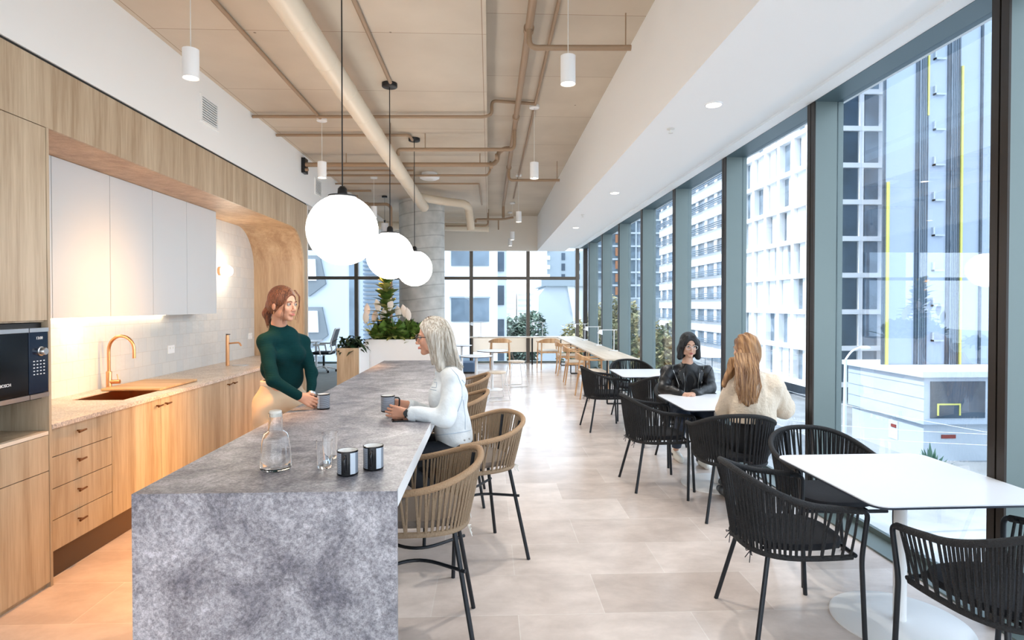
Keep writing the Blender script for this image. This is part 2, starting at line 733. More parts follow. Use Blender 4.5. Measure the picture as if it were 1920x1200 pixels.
struct('floor', MB().box(-2.6, 2.5, YB, YE + .1, -0.15, 0), M['floor'])
struct('floor_kitchen', MB().box(-3.3, -2.6, YB, 8.3, -0.15, 0), M['floor'])
struct('floor_office', MB().box(-9.3, -2.6, 8.3, YE + .1, -0.15, 0.0), M['carpet'])
struct('ceiling', MB().box(-9.3, -0.02, YB, 14.47, ZL, 4.0), M['ceiling'])
struct('ceiling_right', MB().box(-0.02, 1.19, YB, 14.47, ZR, 4.0), M['ceiling'])
struct('ceiling_end', MB().box(-9.3, 2.8, 14.62, YE + .25, 3.2, 4.0), M['plaster'])
struct('ceiling_window', MB().box(1.87, 2.8, YB, 14.62, 3.19, 4.0), M['plaster'])
struct('trim_beam', MB().box(-9.3, 1.184, 14.47, 14.62, 2.93, 3.9), M['beam'])
struct('ceiling_soffit', MB().box(1.184, 1.875, YB, 14.62, ZS, 3.9), M['plaster'])
struct('trim_1', MB().box(1.875, 1.96, YB, 14.62, 3.0, 3.2), M['plaster'])
struct('trim_2', MB().box(2.38, 2.5, YB, YE, 3.168, 3.2), M['plaster'])
struct('wall_left', MB().box(-2.62, KX, YB, 14.47, 2.985, ZL), M['paint'])
struct('trim_shadow_line', MB().box(-2.62, KX - 0.012, YB, 8.23, 2.965, 2.985), M['dark_gap'])  # black strip paints the shadow line between oak fascia and white wall
struct('wall_kitchen', MB().box(-3.3, -3.16, YB, 8.1, 0, 2.965), M['tile'])
struct('wall_near', MB().box(-3.16, KX, YB, 1.75, 0, 2.965), M['paint'])
struct('wall_office', MB().box(-9.4, -9.3, 8.2, YE, 0, ZL), M['paint'])
struct('wall_side', MB().box(-9.3, -3.16, 8.1, 8.23, 0, ZL), M['paint'])

# side glazing: one bay per window
fins = [-4.07 + 1.71 * k for k in range(12)]        # ... 2.77 ... 14.74
for i, y in enumerate(fins):
    y1 = fins[i + 1] if i + 1 < len(fins) else YE
    w = struct_root('window_%d' % (i + 1), (WXI, y, 0))
    MB().box(WXI, WXI + 0.012, y, y + 0.045, 0.0, ZH).box(WXI, WXI + 0.012, y + 0.055, y + 0.10, 0.0, ZH).box(WXI + 0.01, WXI + 0.05, y + 0.04, y + 0.06, 0, ZH).build('mullion_cap', M['frame_dark'], w)  # room face is backlit; its shade is put into the dark colour
    MB().box(WXI + 0.012, WXO + 0.06, y, y + 0.10, 0.0, ZH).build('mullion', M['frame_grey'], w)  # paler sides: caught window light put into the colour
    MB().box(WXO, WXO + 0.03, y + 0.10, min(y1, YE), 0.0, 0.05).box(WXI, WXO, y + 0.1, y1, -0.15, 0.012).build('sill', M['frame_grey'], w)
    MB().box(WXI, WXO + 0.06, y, y1, ZH, 3.2).build('head', M['header'], w)
    MB().box(WXO + 0.01, WXO + 0.02, y + 0.10, y1, 0.05, ZH).build('pane', M['pane'], w)

# end glazing
exs = [-6.77, -5.20, -3.63, -2.06, -0.49, 1.08, 2.45]
t = NT('frosted_film')
tl = t.node('ShaderNodeBsdfTranslucent')
tl.inputs[0].default_value = S(246, 226, 204)
tr = t.node('ShaderNodeBsdfTransparent')
mxs = t.node('ShaderNodeMixShader')
mxs.inputs[0].default_value = 0.3
t.link(tl.outputs[0], mxs.inputs[1])
t.link(tr.outputs[0], mxs.inputs[2])
t.link(mxs.outputs[0], t.out.inputs[0])
M['film'] = t.m
for i, x in enumerate(exs):
    x0 = exs[i - 1] if i else -9.3
    w = struct_root('window_%d' % (20 + i), (x, YE, 0))
    MB().box(x - 0.048, x + 0.048, YE - 0.06, YE + 0.06, 0, 3.2).build('mullion', M['frame_bronze'], w)
    MB().box(x0 + 0.035, x - 0.035, YE - 0.05, YE + 0.05, 2.30, 2.385).build('transom', M['frame_bronze'], w)
    MB().box(x0 + 0.035, x - 0.035, YE - 0.05, YE + 0.05, 0, 0.05).build('sill', M['frame_grey'], w)
    MB().box(x0 + 0.035, x - 0.035, YE - 0.008, YE, 0.05, 3.2).build('pane', M['pane'], w)
    if i >= 5:
        MB().box(x0 + 0.035, x - 0.035, YE - 0.014, YE - 0.010, 0.30, 0.72).build('frosted_band', M['film'], w)
struct('trim_4', MB().box(WXO - 0.05, WXO + 0.06, YE - 0.06, YE + 0.06, 0, 3.2).box(2.485, WXO, YE - .05, YE + .05, 0, .05), M['frame_dark'])
# outer building skin, so daylight enters only where there is glass
struct('wall_roof', MB().box(-9.6, 3.0, YB, YE + 0.4, 4.0, 4.3), M['paint'])
struct('wall_slab', MB().box(-9.6, 3.0, YB, YE + 0.4, -0.6, -0.15), M['paint'])

# concrete column
col = MB()
cc = (-1.31, 11.65)
col.lathe([(0.44, 0), (0.44, 3.62)], (cc[0], cc[1], 0), 48)
struct('trim_column', col, M['concrete'], smooth=True)

# ================================================================== KITCHEN
def arc(cx_, cy_, r_, a0, a1, n_=14):
    return [(cx_ + r_ * math.cos(a0 + (a1 - a0) * k / n_), cy_ + r_ * math.sin(a0 + (a1 - a0) * k / n_)) for k in range(n_ + 1)]


port = thing('cabinet_surround', 'pale oak arched surround framing the kitchen niche, white wall above', 'cabinet surround', (-2.8, 5.9, 0))
poly = [(1.76, 2.965), (8.23, 2.965), (8.23, 0), (8.10, 0), (8.10, 2.08)] + arc(7.58, 2.08, 0.52, 0, PI / 2)[1:] + [(3.46, 2.60), (1.76, 2.60)]
MB().prism(poly, 'x', KX - 0.02, KX).build('fascia', M['wood'], port)
inner = [(8.23, 2.965), (8.23, 0), (8.10, 0), (8.10, 2.08)] + arc(7.58, 2.08, 0.52, 0, PI / 2)[1:] + [(3.46, 2.60), (1.76, 2.60), (1.76, 2.965)]
MB().prism(inner, 'x', -3.16, KX - 0.02).build('arch_lining', M['wood_arch'], port)
MB().box(-2.56, KX + 0.004, 8.232, 8.252, 0, 2.96).build('end_trim', M['paint'], port)

# tall oven unit
tall = thing('tall_cabinet', 'tall pale oak oven cabinet at the left edge beside the niche', 'cabinet', (-2.8, 2.9, 0))
g_ = 0.0025
MB().box(-3.15, -2.512, 1.76, 3.455, 0.0, 0.89).box(-3.15, -2.512, 1.76, 3.455, 1.505, 2.597).box(-3.15, -3.1, 1.76, 3.455, .89, 1.505).build('body', M['wood'], tall)
MB().box(-3.15, KX + 0.002, 3.44, 3.46, 0.0, 2.598).build('side_panel', M['wood'], tall)
MB().box(-2.51, KX, 2.6, 3.437, 1.515, 2.595).build('door', M['wood'], tall)
MB().box(-2.51, KX, 1.77, 2.595, 1.515, 2.595).build('door', M['wood'], tall)
MB().box(-2.51, KX, 2.6, 3.437, 0.665, 0.865).build('drawer', M['wood'], tall)
MB().box(-2.51, KX, 2.6, 3.437, 0.03, 0.660).build('drawer', M['wood'], tall)
MB().box(-2.51, KX, 1.77, 2.595, 0.03, 1.505).build('door', M['wood'], tall)
MB().box(-3.1, KX, 2.6, 3.437, 0.868, 0.888).build('shelf', M['ply'], tall)
MB().box(-3.08, -3.06, 2.6, 3.437, 0.89, 1.075).build('niche_back', mat('blue_grey_panel', S(96, 112, 116), .6), tall)

ov = thing('oven', 'black glass built in oven with steel trims in the tall oak cabinet', 'oven', (-2.55, 2.98, 1.06))
MB().box(-3.02, -2.52, 2.615, 3.43, 1.075, 1.50).build('body', M['black_metal'], ov)
MB().box(-2.52, -2.478, 2.62, 3.282, 1.115, 1.452).build('door', M['black_glass'], ov, bevel=0.003)
MB().box(-2.52, -2.478, 3.287, 3.425, 1.115, 1.452).build('control_panel', mat('dark_blue_glass', S(18, 32, 52), 0.12, 0, 0.4), ov, bevel=0.003)
MB().box(-2.52, -2.474, 2.62, 3.282, 1.452, 1.474).box(-2.52, -2.474, 3.287, 3.425, 1.452, 1.474).build('top_trim', M['steel'], ov)
MB().box(-2.52, -2.474, 2.62, 3.282, 1.088, 1.113).box(-2.52, -2.474, 3.287, 3.425, 1.088, 1.113).build('bottom_trim', M['steel'], ov)
kb = MB().lathe([(0.026, 0), (0.026, 0.006), (0.021, 0.008), (0.020, 0.028), (0.018, 0.031)], (-2.478, 3.368, 1.345), 24, axis=(1, 0, 0)).build('knob', M['steel'], ov, True)
bt = MB()
for r_ in range(5):
    for c_ in range(4):
        bt = MB()
        bt.box(-2.479, -2.4765, 3.315 + c_ * 0.024, 3.325 + c_ * 0.024, 1.29 - r_ * 0.018, 1.295 - r_ * 0.018)
        bt.build('key_mark', M['white_metal'], ov)


def text_obj(name, s, size, loc, rot, m, parent=None, ext=0.0008, align='CENTER'):
    cu = bpy.data.curves.new(name, 'FONT')
    cu.body = s
    cu.size = size
    cu.extrude = ext
    cu.align_x = align
    cu.align_y = 'CENTER'
    tmp = bpy.data.objects.new(name + '_tmp', cu)
    C.objects.link(tmp)
    dg = bpy.context.evaluated_depsgraph_get()
    me = bpy.data.meshes.new_from_object(tmp.evaluated_get(dg))
    bpy.data.objects.remove(tmp)
    me.name = name
    me.materials.clear()
    me.materials.append(m)
    o = bpy.data.objects.new(name, me)
    C.objects.link(o)
    o.rotation_euler = rot
    o.location = Vector(loc) - (world_loc(parent) if parent else Vector((0, 0, 0)))
    if parent:
        o.parent = parent
    return o


RX = (PI / 2, 0, PI / 2)   # faces +X
text_obj('clock_digits', '13:00', 0.022, (-2.476, 3.358, 1.418), RX, M['white_metal'], ov)
text_obj('lettering', 'BOSCH', 0.022, (-2.476, 3.125, 1.185), RX, M['white_metal'], ov)

# upper cabinets, five units
ys = [3.50, 4.08, 4.69, 5.27, 5.85, 6.47]
names_up = ['slim visible edge beside the tall oak cabinet', 'first full white wall cabinet from the tall oak cabinet',
            'second full white wall cabinet from the tall oak cabinet', 'third full white wall cabinet from the tall oak cabinet',
            'white wall cabinet at the arched end of the row']
for i in range(5):
    lab = 'white handleless wall cabinet, ' + names_up[i] if i == 0 else names_up[i] + ', above the sink counter'
    u = thing('wall_cabinet', lab, 'cabinet', (-3.04, (ys[i] + ys[i + 1]) / 2, 1.515), 'white wall cabinets over the counter')
    MB().box(-3.158, -2.94, ys[i] + 0.001, ys[i + 1] - 0.001, 1.515, 2.598).build('body', M['cab_white'], u)
    MB().box(-2.94, -2.92, ys[i] + g_, ys[i + 1] - g_, 1.51, 2.597).build('door', M['cab_white'], u)
ls = thing('led_strip', 'warm glowing LED strip under the white wall cabinets', 'light strip', (-3.13, 4.7, 1.50))
MB().box(-3.145, -3.125, 3.5, 5.85, 1.503, 1.514).build('lit_strip', M['led'], ls)
lamp('led_light', 'AREA', (-3.10, 4.6, 1.49), 6, (1, 0.8, 0.56), 0.05, (0.05, 0, -1), parent=ls, size_y=2.3)

# base cabinets
worktop = MB().box(-3.158, KX + 0.005, 3.462, 4.34, 0.893, 0.92).box(-3.158, KX + 0.005, 5.06, 8.098, 0.893, 0.92)
worktop.box(-3.158, -3.0, 4.34, 5.06, 0.893, 0.92).box(-2.62, KX + 0.005, 4.34, 5.06, 0.893, 0.92)
wt = worktop.build('worktop', M['counter'])
tag(wt, 'long pale stone worktop running along the kitchen niche', 'worktop')
ds = thing('drawer_unit', 'oak unit of four stacked drawers beside the oven cabinet', 'drawer unit', (-2.8, 3.75, 0))
MB().box(-3.15, -2.53, 3.465, 4.03, 0.17, 0.892).build('body', M['wood'], ds)
MB().box(-3.1, -2.56, 3.465, 4.03, 0, 0.17).build('toe_kick', M['toe'], ds)


def pull(mb, y, z, vertical=False):
    mb.tube([(-2.51, y, z), (-2.478, y, z)], 0.005, 8)
    mb.tube([(-2.476, y - 0.032, z - 0.002), (-2.476, y + 0.032, z + 0.002)], [0.0075, 0.0055], 10)


zs = [0.177, 0.357, 0.540, 0.7235, 0.888]
for k in range(4):
    d_ = MB().box(-2.53, -2.51, 3.467, 4.028, zs[k] + 0.003, zs[k + 1] - 0.002).build('drawer', M['wood'], ds)
    h = MB()
    pull(h, 3.70, (zs[k] + zs[k + 1]) / 2 + 0.03)
    h.build('handle', M['bronze_handle'], d_, True)
ysb = [4.03, 4.62, 5.20, 5.83, 6.45, 7.06, 7.65, 8.095]
lab_b = ['directly beside the four drawers', 'second door beside the drawers, below the sink', 'third door beside the drawers, below the chopping board',
         'fourth door from the drawers', 'fifth door, behind the woman in green', 'sixth door from the drawers, hidden past the island', 'last door against the arch']
for k in range(7):
    u = thing('base_cabinet', 'oak base cabinet under the pale worktop, ' + lab_b[k], 'cabinet', (-2.8, (ysb[k] + ysb[k + 1]) / 2, 0), 'oak base cabinets under the worktop')
    topz = 0.892 if k not in (0, 1) else 0.69
    MB().box(-3.15, -2.53, ysb[k] + .001, ysb[k + 1] - .001, 0.17, topz).build('body', M['wood'], u)
    MB().box(-3.1, -2.56, ysb[k], ysb[k + 1], 0, 0.17).build('toe_kick', M['toe'], u)
    d_ = MB().box(-2.53, -2.51, ysb[k] + 0.002, ysb[k + 1] - 0.002, 0.18, 0.886).build('door', M['wood'], u)
    h = MB()
    y_ = ysb[k + 1] - 0.06 if k % 2 == 0 else ysb[k] + 0.06
    pull(h, y_, 0.84)
    h.build('handle', M['bronze_handle'], d_, True)

# sink
sk = thing('sink', 'brass undermount sink bowl set in the pale worktop', 'sink', (-2.8, 4.7, 0.70))
s_ = MB()
s_.box(-3.0, -2.62, 4.34, 5.06, 0.70, 0.712).box(-3.0, -2.985, 4.34, 5.06, 0.71, 0.915).box(-2.635, -2.62, 4.34, 5.06, 0.71, 0.915).box(-2.985, -2.635, 4.34, 4.355, 0.71, 0.915).box(-2.985, -2.635, 5.045, 5.06, 0.71, 0.915)
s_.build('bowl', M['brass'], sk)
MB().lathe([(0.045, 0), (0.045, 0.004), (0.02, 0.006)], (-2.81, 4.7, 0.712), 20).build('drain', M['steel'], sk, True)
cb = MB().box(-3.06, -2.60, 4.78, 5.38, 0.922, 0.942).build('chopping_board', M['wood_floor'], None, bevel=0.006)
tag(cb, 'honey coloured wooden chopping board lying half over the sink', 'chopping board')

fa = thing('kitchen_tap', 'brass gooseneck tap with side lever behind the sink', 'tap', (-3.07, 4.9, 0.92))
MB().lathe([(0.026, 0), (0.026, 0.006), (0.021, 0.01), (0.021, 0.14), (0.017, 0.145)], (-3.07, 4.9, 0.92), 24).build('base', M['brass'], fa, True)
sp = [(-3.07, 4.9, 1.05), (-3.07, 4.9, 1.22)] + [(-3.07 + 0.10 - 0.10 * math.cos(a), 4.9, 1.235 + 0.115 * math.sin(a)) for a in [PI * k / 14 for k in range(15)]] + [(-2.87, 4.9, 1.17)]
MB().tube(sp, 0.0125, 14).build('spout', M['brass'], fa, True)
MB().tube([(-3.06, 4.9, 0.98), (-2.99, 4.91, 0.98)], 0.017, 14).tube([(-3.0, 4.91, 0.98), (-3.015, 4.915, 1.04)], 0.004, 8).build('lever', M['brass'], fa, True)

zt = thing('filter_tap', 'slim brass boiling water tap standing near the arch', 'tap', (-2.93, 6.75, 0.92))
MB().lathe([(0.02, 0), (0.02, 0.30), (0.018, 0.345), (0.0, 0.35)], (-2.93, 6.75, 0.92), 20, close=False).build('column', M['brass'], zt, True)
MB().tube(fillet([(-2.92, 6.75, 1.17), (-2.80, 6.75, 1.18), (-2.78, 6.75, 1.14)], 0.03), 0.009, 12).build('spout', M['brass'], zt, True)
MB().box(-2.945, -2.90, 6.742, 6.758, 1.268, 1.276).build('lever', M['black_metal'], zt)
MB().lathe([(0.09, 0), (0.09, 0.005), (0.08, 0.007)], (-2.80, 6.78, 0.92), 28).build('drip_tray', M['steel'], zt, True)

for (y_, z_, lab) in ((6.0, 1.16, 'white power socket on the tiles behind the worktop'), (7.95, 1.19, 'white power socket on the tiles beside the arch')):
    so = thing('power_socket', lab, 'socket', (-3.15, y_, z_ - .04), 'kitchen wall sockets')
    MB().box(-3.16, -3.15, y_ - 0.06, y_ + 0.06, z_ - 0.04, z_ + 0.04).build('face_plate', M['white_metal'], so, bevel=0.003)
    MB().box(-3.151, -3.147, y_ - 0.035, y_ - 0.02, z_ + 0.005, z_ + 0.025).box(-3.151, -3.147, y_ + 0.02, y_ + 0.035, z_ + 0.005, z_ + 0.025).build('switch', M['off_white'], so)

sc = thing('wall_light', 'round opal wall light glowing on the tiles beside the wall cabinets', 'wall light', (-3.16, 7.07, 1.95))
MB().lathe([(0.05, 0), (0.05, 0.03)], (-3.16, 7.07, 2.0), 20, axis=(1, 0, 0)).build('back_plate', M['brass'], sc, True)
MB().ball((-3.07, 7.07, 2.0), 0.068, 20, 12).build('globe_shade', M['globe'], sc, True)
lamp('wall_light_glow', 'POINT', (-2.97, 7.07, 2.0), 6, (1, .82, .6), 0.06, parent=sc)

# vents on the white wall
for (y_, lab) in ((5.39, 'slatted air grille high on the white wall, nearer of two'), (8.75, 'slatted air grille beyond the arch end, farther of two')):
    v = thing('air_grille', lab, 'vent', (KX, y_, 3.2), 'wall air grilles')
    z_ = 3.31
    MB().box(KX, KX + 0.014, y_ - 0.17, y_ - 0.145, z_ - 0.12, z_ + 0.12).box(KX, KX + 0.014, y_ + 0.145, y_ + 0.17, z_ - 0.12, z_ + 0.12).box(KX, KX + 0.014, y_ - 0.145, y_ + 0.145, z_ - 0.12, z_ - 0.10).box(KX, KX + 0.014, y_ - 0.145, y_ + 0.145, z_ + 0.10, z_ + 0.12).build('frame', M['paint'], v)
    MB().box(KX, KX + 0.003, y_ - 0.145, y_ + 0.145, z_ - 0.10, z_ + 0.10).build('painted_vent_shade', M['vent_dark'], v)  # flat grey sheet paints the shade behind the slats
    sl = MB()
    for k in range(9):
        zz = z_ - 0.09 + k * 0.0215
        sl.box(KX + 0.003, KX + 0.012, y_ - 0.145, y_ + 0.145, zz, zz + 0.008)
    sl.build('slats', M['paint'], v)

# ================================================================== ISLAND
isl = thing('kitchen_island', 'large grey mottled stone island with waterfall end in the foreground', 'island', (-0.81, 4.7, 0))
MB().box(-1.285, -0.338, 2.17, 7.30, 0.895, 0.92).build('top_slab', M['stone'], isl)
MB().box(-1.285, -0.338, 2.17, 2.195, 0, 0.895).build('waterfall_end', M['stone'], isl)
MB().box(-1.265, -0.72, 2.22, 7.28, 0.1, 0.893).build('carcass', M['wood'], isl)
MB().box(-1.22, -0.76, 2.22, 7.28, 0, 0.1).build('plinth', M['toe'], isl)
MB().box(-0.352, -0.337, 2.195, 7.30, 0.855, 0.919).build('edge_strip', M['planter_white'], isl)
MB().box(-1.272, -1.265, 2.4, 7.2, 0.104, 0.116).build('added_glow_strip', M['led'], isl)  # added glowing strip, not a known fixture; warms the kitchen aisle
lamp('added_aisle_glow', 'AREA', (-1.28, 4.6, 0.11), 13, (1, 0.5, 0.16), 0.03, (-1, 0, -0.3), parent=isl, size_y=4.6, spread=80)  # added lamp for the orange glow on aisle floor and cabinet bases

# ================================================================== LIGHTS
def pendant_globe(X, d, zc, lab, group):
    y = TY(X, d)
    o = thing('globe_pendant', lab, 'pendant lamp', (X, y, zc), group)
    MB().ball((X, y, zc), 0.215, 40, 24).build('globe_shade', M['globe'], o, True)
    MB().lathe([(0.0, 0), (0.078, 0.0), (0.085, 0.004), (0.085, 0.012), (0.03, 0.02), (0.027, 0.055), (0.014, 0.07), (0, 0.07)], (X, y, zc + 0.199), 28, close=False).build('cap', M['black_metal'], o, True)
    MB().tube([(X, y, zc + 0.25), (X, y, ZL)], 0.0042, 8).build('cord', M['black_metal'], o, True)
    MB().lathe([(0.065, 0), (0.07, 0.005), (0.07, 0.035)], (X, y, ZL - 0.035), 28).build('ceiling_rose', M['black_metal'], o, True)
    return o


pendant_globe(-0.90, 3.65, 2.06, 'nearest and largest looking white globe pendant over the island', 'white globe pendants over the island')
pendant_globe(-0.905, 5.43, 2.052, 'middle one of the three white globe pendants over the island', 'white globe pendants over the island')
pendant_globe(-0.905, 7.21, 2.045, 'farthest and smallest looking of the three white globe pendants', 'white globe pendants over the island')


def can(X, d, zc, zt, lab, r=0.047, h=0.175, energy=50, col=(1, 0.94, 0.85), spot=110):
    y = TY(X, d)
    o = thing('cylinder_pendant', lab, 'pendant lamp', (X, y, zc - h / 2), 'white cylinder pendant spots')
    z0 = zc - h / 2
    MB().lathe([(r * .86, 0.004), (r, 0), (r, h), (0, h + 0.002)], (X, y, z0), 24, close=False).build('lamp_shade', M['white_metal'], o, True)
    MB().lathe([(0, 0.006), (r * .86, 0.006)], (X, y, z0), 24, close=False).build('lens', M['lens'], o)
    MB().tube([(X, y, z0 + h), (X, y, zt)], 0.0028, 6).build('cord', M['off_white'], o)
    MB().lathe([(0.05, 0), (0.055, 0.004), (0.055, 0.03)], (X, y, zt - 0.03), 24).build('ceiling_rose', M['white_metal'], o, True)
    lamp('spot_light', 'SPOT', (X, y, z0 - 0.01), energy, col, 0.04, spot=spot, parent=o, blend=1.0)


for (d, lab) in ((0.8, 'white cylinder spot pendant behind the photographer, left row'), (3.62, 'white cylinder spot pendant in front of the white kitchen wall, nearest of the left row'),
                 (6.45, 'white cylinder spot pendant above the arch end of the kitchen'), (9.35, 'white cylinder spot pendant behind the nearest globe')):
    can(-1.81, d, 3.065, ZL, lab, energy=280, col=(1, 0.42, 0.10), spot=46)
for (d, lab) in ((3.73, 'nearest white cylinder spot pendant beside the sloping white soffit'), (6.5, 'second white cylinder spot pendant of the right row, below a pipe'),
                 (9.9, 'third white cylinder spot pendant of the right row'), (12.6, 'fourth white cylinder spot pendant of the right row, near the beam'),
                 (13.9, 'farthest small white cylinder spot pendant, right against the beam')):
    can(0.495, d, 3.07, ZR, lab)
# drum pendants behind the globes
for (px, py, d, lab) in ((722, 426, 11.0, 'small white drum pendant on a black rose seen behind the globes'),):
    p = A(px, py, d)
    o = thing('drum_pendant', lab, 'pendant lamp', p)
    MB().lathe([(0.06, -0.07), (0.062, 0.07), (0.0, 0.075)], p, 24, close=False).build('lamp_shade', M['white_metal'], o, True)
    MB().lathe([(0.012, 0), (0.02, 0.05)], p + Vector((0, 0, 0.075)), 12).build('cap', M['black_metal'], o, True)
    MB().tube([p + Vector((0, 0, 0.1)), (p.x, p.y, ZL)], 0.003, 6).build('cord', M['black_metal'], o)
    MB().lathe([(0.05, 0), (0.05, 0.03)], (p.x, p.y, ZL - 0.03), 20).build('ceiling_rose', M['black_metal'], o, True)

for (d, lab) in ((0.9, 'x'), (3.95, 'round recessed downlight in the white soffit, nearest of three'), (7.05, 'round recessed downlight in the white soffit, middle of three'), (10.2, 'round recessed downlight in the white soffit, farthest of three')):
    if d < 1:
        continue
    y = TY(1.49, d)
    o = thing('downlight', lab, 'downlight', (1.49, y, ZS - 0.01), 'recessed downlights in the soffit')
    MB().lathe([(0.05, 0), (0.058, 0.004), (0.058, 0.008)], (1.49, y, ZS - 0.008), 24, close=False).build('trim_ring', M['white_metal'], o, True)
    MB().lathe([(0, 0), (0.05, 0)], (1.49, y, ZS - 0.004), 24, close=False).build('lens', M['lens'], o)
    lamp('down_light', 'SPOT', (1.49, y, ZS - 0.02), 40, (1, 0.95, 0.88), 0.04, spot=120, parent=o)
for (px, py) in ((1256, 243), (1092, 403)):
    k = (ZS - 1.6)
    d = k * 1110 / (572 - py)
    p = A(px, py, d)
    o = thing('fire_sprinkler', 'tiny white sprinkler head in the soffit, ' + ('nearer one' if px > 1200 else 'farther one'), 'sprinkler', p - Vector((0, 0, 0.03)), 'soffit sprinklers')
    MB().lathe([(0.03, 0.028), (0.028, 0.024), (0.01, 0.02), (0.008, 0.0), (0.018, -0.002), (0.018, -0.005)], p - Vector((0, 0, 0.03)), 16).build('rose', M['off_white'], o, True)

# ================================================================== CEILING SERVICES
def L(X, z, d):
    return Vector((X, TY(X, d), z))


def service(name, label, cat, tubes, m, group=None, extra=None):
    o = thing(name, label, cat, tubes[0][0][0], group)
    for (pts, r, pn, mm) in tubes:
        MB().tube(fillet(pts, r * 3.0), r, 12).build(pn, mm or m, o, True)
    if extra:
        for (mb, pn, mm) in extra:
            mb.build(pn, mm, o, True)
    return o


def clamp(p, r):
    return MB().lathe([(r * 1.35, -0.02), (r * 1.35, 0.02)], p, 12, axis=(1, 0, 0))


# big duct
dct = thing('ventilation_duct', 'fat cream round duct running along the ceiling to the column', 'duct', L(-1.155, 3.33, 2))
MB().tube([L(-1.155, 3.33, -1.5), L(-1.155, 3.33, 9.9), L(-1.12, 3.29, 10.25)], 0.084, 28).build('main_duct', M['duct'], dct, True)
rg = MB()
for k in range(16):
    d = 1.2 + 0.6 * k
    MB().lathe([(0.084, -0.010), (0.0875, -0.004), (0.0875, 0.004), (0.084, 0.010)], L(-1.155, 3.33, d), 28, close=False, axis=(0, 1, 0)).build('seam', M['duct'], dct, True)
MB().tube(fillet([L(-1.2, 3.44, 10.1), L(-0.85, 3.44, 10.5), L(-0.42, 3.42, 10.7), L(-0.37, 3.36, 10.85), L(-0.33, 2.98, 10.9)], 0.08), 0.072, 20).build('branch_duct', M['duct'], dct, True)
hg = MB()
for (pp) in (L(-1.155, 3.33, 6.6), L(-1.155, 3.33, 8.6)):
    MB().tube([pp + Vector((0.065, 0, 0.05)), pp + Vector((0.065, 0, 0.29))], 0.004, 6).build('hanger_rod', M['pipe'], dct)
duct2 = thing('supply_duct', 'short pale duct crossing behind the column near the end beam', 'duct', L(-1.2, 3.3, 13.4))
MB().tube(fillet([L(-2.6, 3.40, 13.4), L(-0.0, 3.34, 13.4)], .05), 0.09, 16).build('round_duct', M['duct'], duct2, True)
MB().tube([L(-0.5, 3.42, 13.4), L(-0.5, 3.62, 13.4)], 0.005, 6).build('hanger_rod', M['pipe'], duct2)

P_ = M['pipe']
PG = 'painted pipes on the ceiling'
service('ceiling_conduit', 'tan conduit running lengthwise on the ceiling near the white kitchen wall', 'pipe', [([L(-1.80, 3.595, -1), L(-1.80, 3.595, 6.35)], 0.016, 'tube', None)], P_, PG)
service('ceiling_conduit', 'tan conduit running lengthwise to the rose of the middle globe', 'pipe', [([L(-0.885, 3.60, -1), L(-0.885, 3.60, 5.35)], 0.016, 'tube', None)], P_, PG)
service('ceiling_conduit', 'dark tan conduit across the ceiling that climbs over the panel step', 'pipe', [([L(-2.48, 3.58, 6.25), L(-0.05, 3.575, 6.25), L(0.03, 3.60, 6.25), L(0.03, 3.745, 6.25), L(0.50, 3.745, 6.35)], 0.017, 'tube', None)], P_, PG)
service('ceiling_conduit', 'tan conduit across the ceiling ending at the farthest globe rose', 'pipe', [([L(-2.48, 3.585, 6.95), L(-0.93, 3.585, 6.95), L(-0.92, 3.585, 7.15)], 0.017, 'tube', None)], P_, PG)
service('sprinkler_pipe', 'hanging tan pipe across with one dropped elbow at its left end', 'pipe', [([L(-1.07, 3.36, 7.0), L(-1.07, 3.43, 7.0), L(0.30, 3.43, 7.0), L(0.30, 3.66, 7.0)], 0.022, 'tube', None), ([L(-0.75, 3.43, 7.0), L(-0.75, 3.62, 7.0)], 0.005, 'hanger', None)], P_, PG)
service('sprinkler_pipe', 'thick tan main pipe crossing from the white wall with jointed elbows', 'pipe', [([L(-2.46, 3.47, 7.92), L(0.05, 3.47, 7.92), L(0.11, 3.52, 7.92), L(0.12, 3.62, 7.9), L(0.2, 3.68, 7.9), L(0.30, 3.68, 7.9)], 0.03, 'tube', None), ([L(-1.9, 3.47, 7.92), L(-1.9, 3.62, 7.92)], 0.006, 'hanger', None), ([L(-0.12, 3.47, 7.92), L(-0.12, 3.62, 7.92)], 0.006, 'hanger', None)], P_, PG,
        [(clamp(L(0.03, 3.44, 7.85), 0.03).add(clamp(L(0.10, 3.56, 7.86), 0.03).v, clamp(L(0.10, 3.56, 7.86), 0.03).f), 'coupling', P_)])
service('ceiling_conduit', 'thin tan conduit across behind the main pipe turning up at the step', 'pipe', [([L(-2.48, 3.53, 8.85), L(-0.02, 3.53, 8.85), L(0.02, 3.6, 8.85), L(0.02, 3.74, 8.85)], 0.016, 'tube', None)], P_, PG)
service('ceiling_conduit', 'thin tan conduit across, second behind the main pipe', 'pipe', [([L(-2.48, 3.57, 8.7), L(-1.1, 3.57, 8.7)], 0.014, 'tube', None)], P_, PG)
service('ceiling_conduit', 'thin tan conduit across behind, turning down the panel toward the far end', 'pipe', [([L(-2.48, 3.56, 9.6), L(-0.16, 3.56, 9.6), L(-0.14, 3.56, 11.6)], 0.014, 'tube', None)], P_, PG)
main = service('sprinkler_pipe', 'long tan sprinkler main running lengthwise right of the ceiling step', 'pipe', [([L(0.30, 3.68, -1), L(0.30, 3.68, 12.4), L(0.30, 3.42, 12.4)], 0.030, 'tube', None)], P_, PG,
               [(MB().lathe([(0.04, -.03), (0.04, .03)], L(0.30, 3.68, 4.5), 14, axis=(0, 1, 0)).lathe([(0.04, -.03), (0.04, .03)], L(0.30, 3.68, 6.6), 14, axis=(0, 1, 0)).lathe([(0.04, -.03), (0.04, .03)], L(0.30, 3.68, 9.0), 14, axis=(0, 1, 0)), 'coupling', P_)])
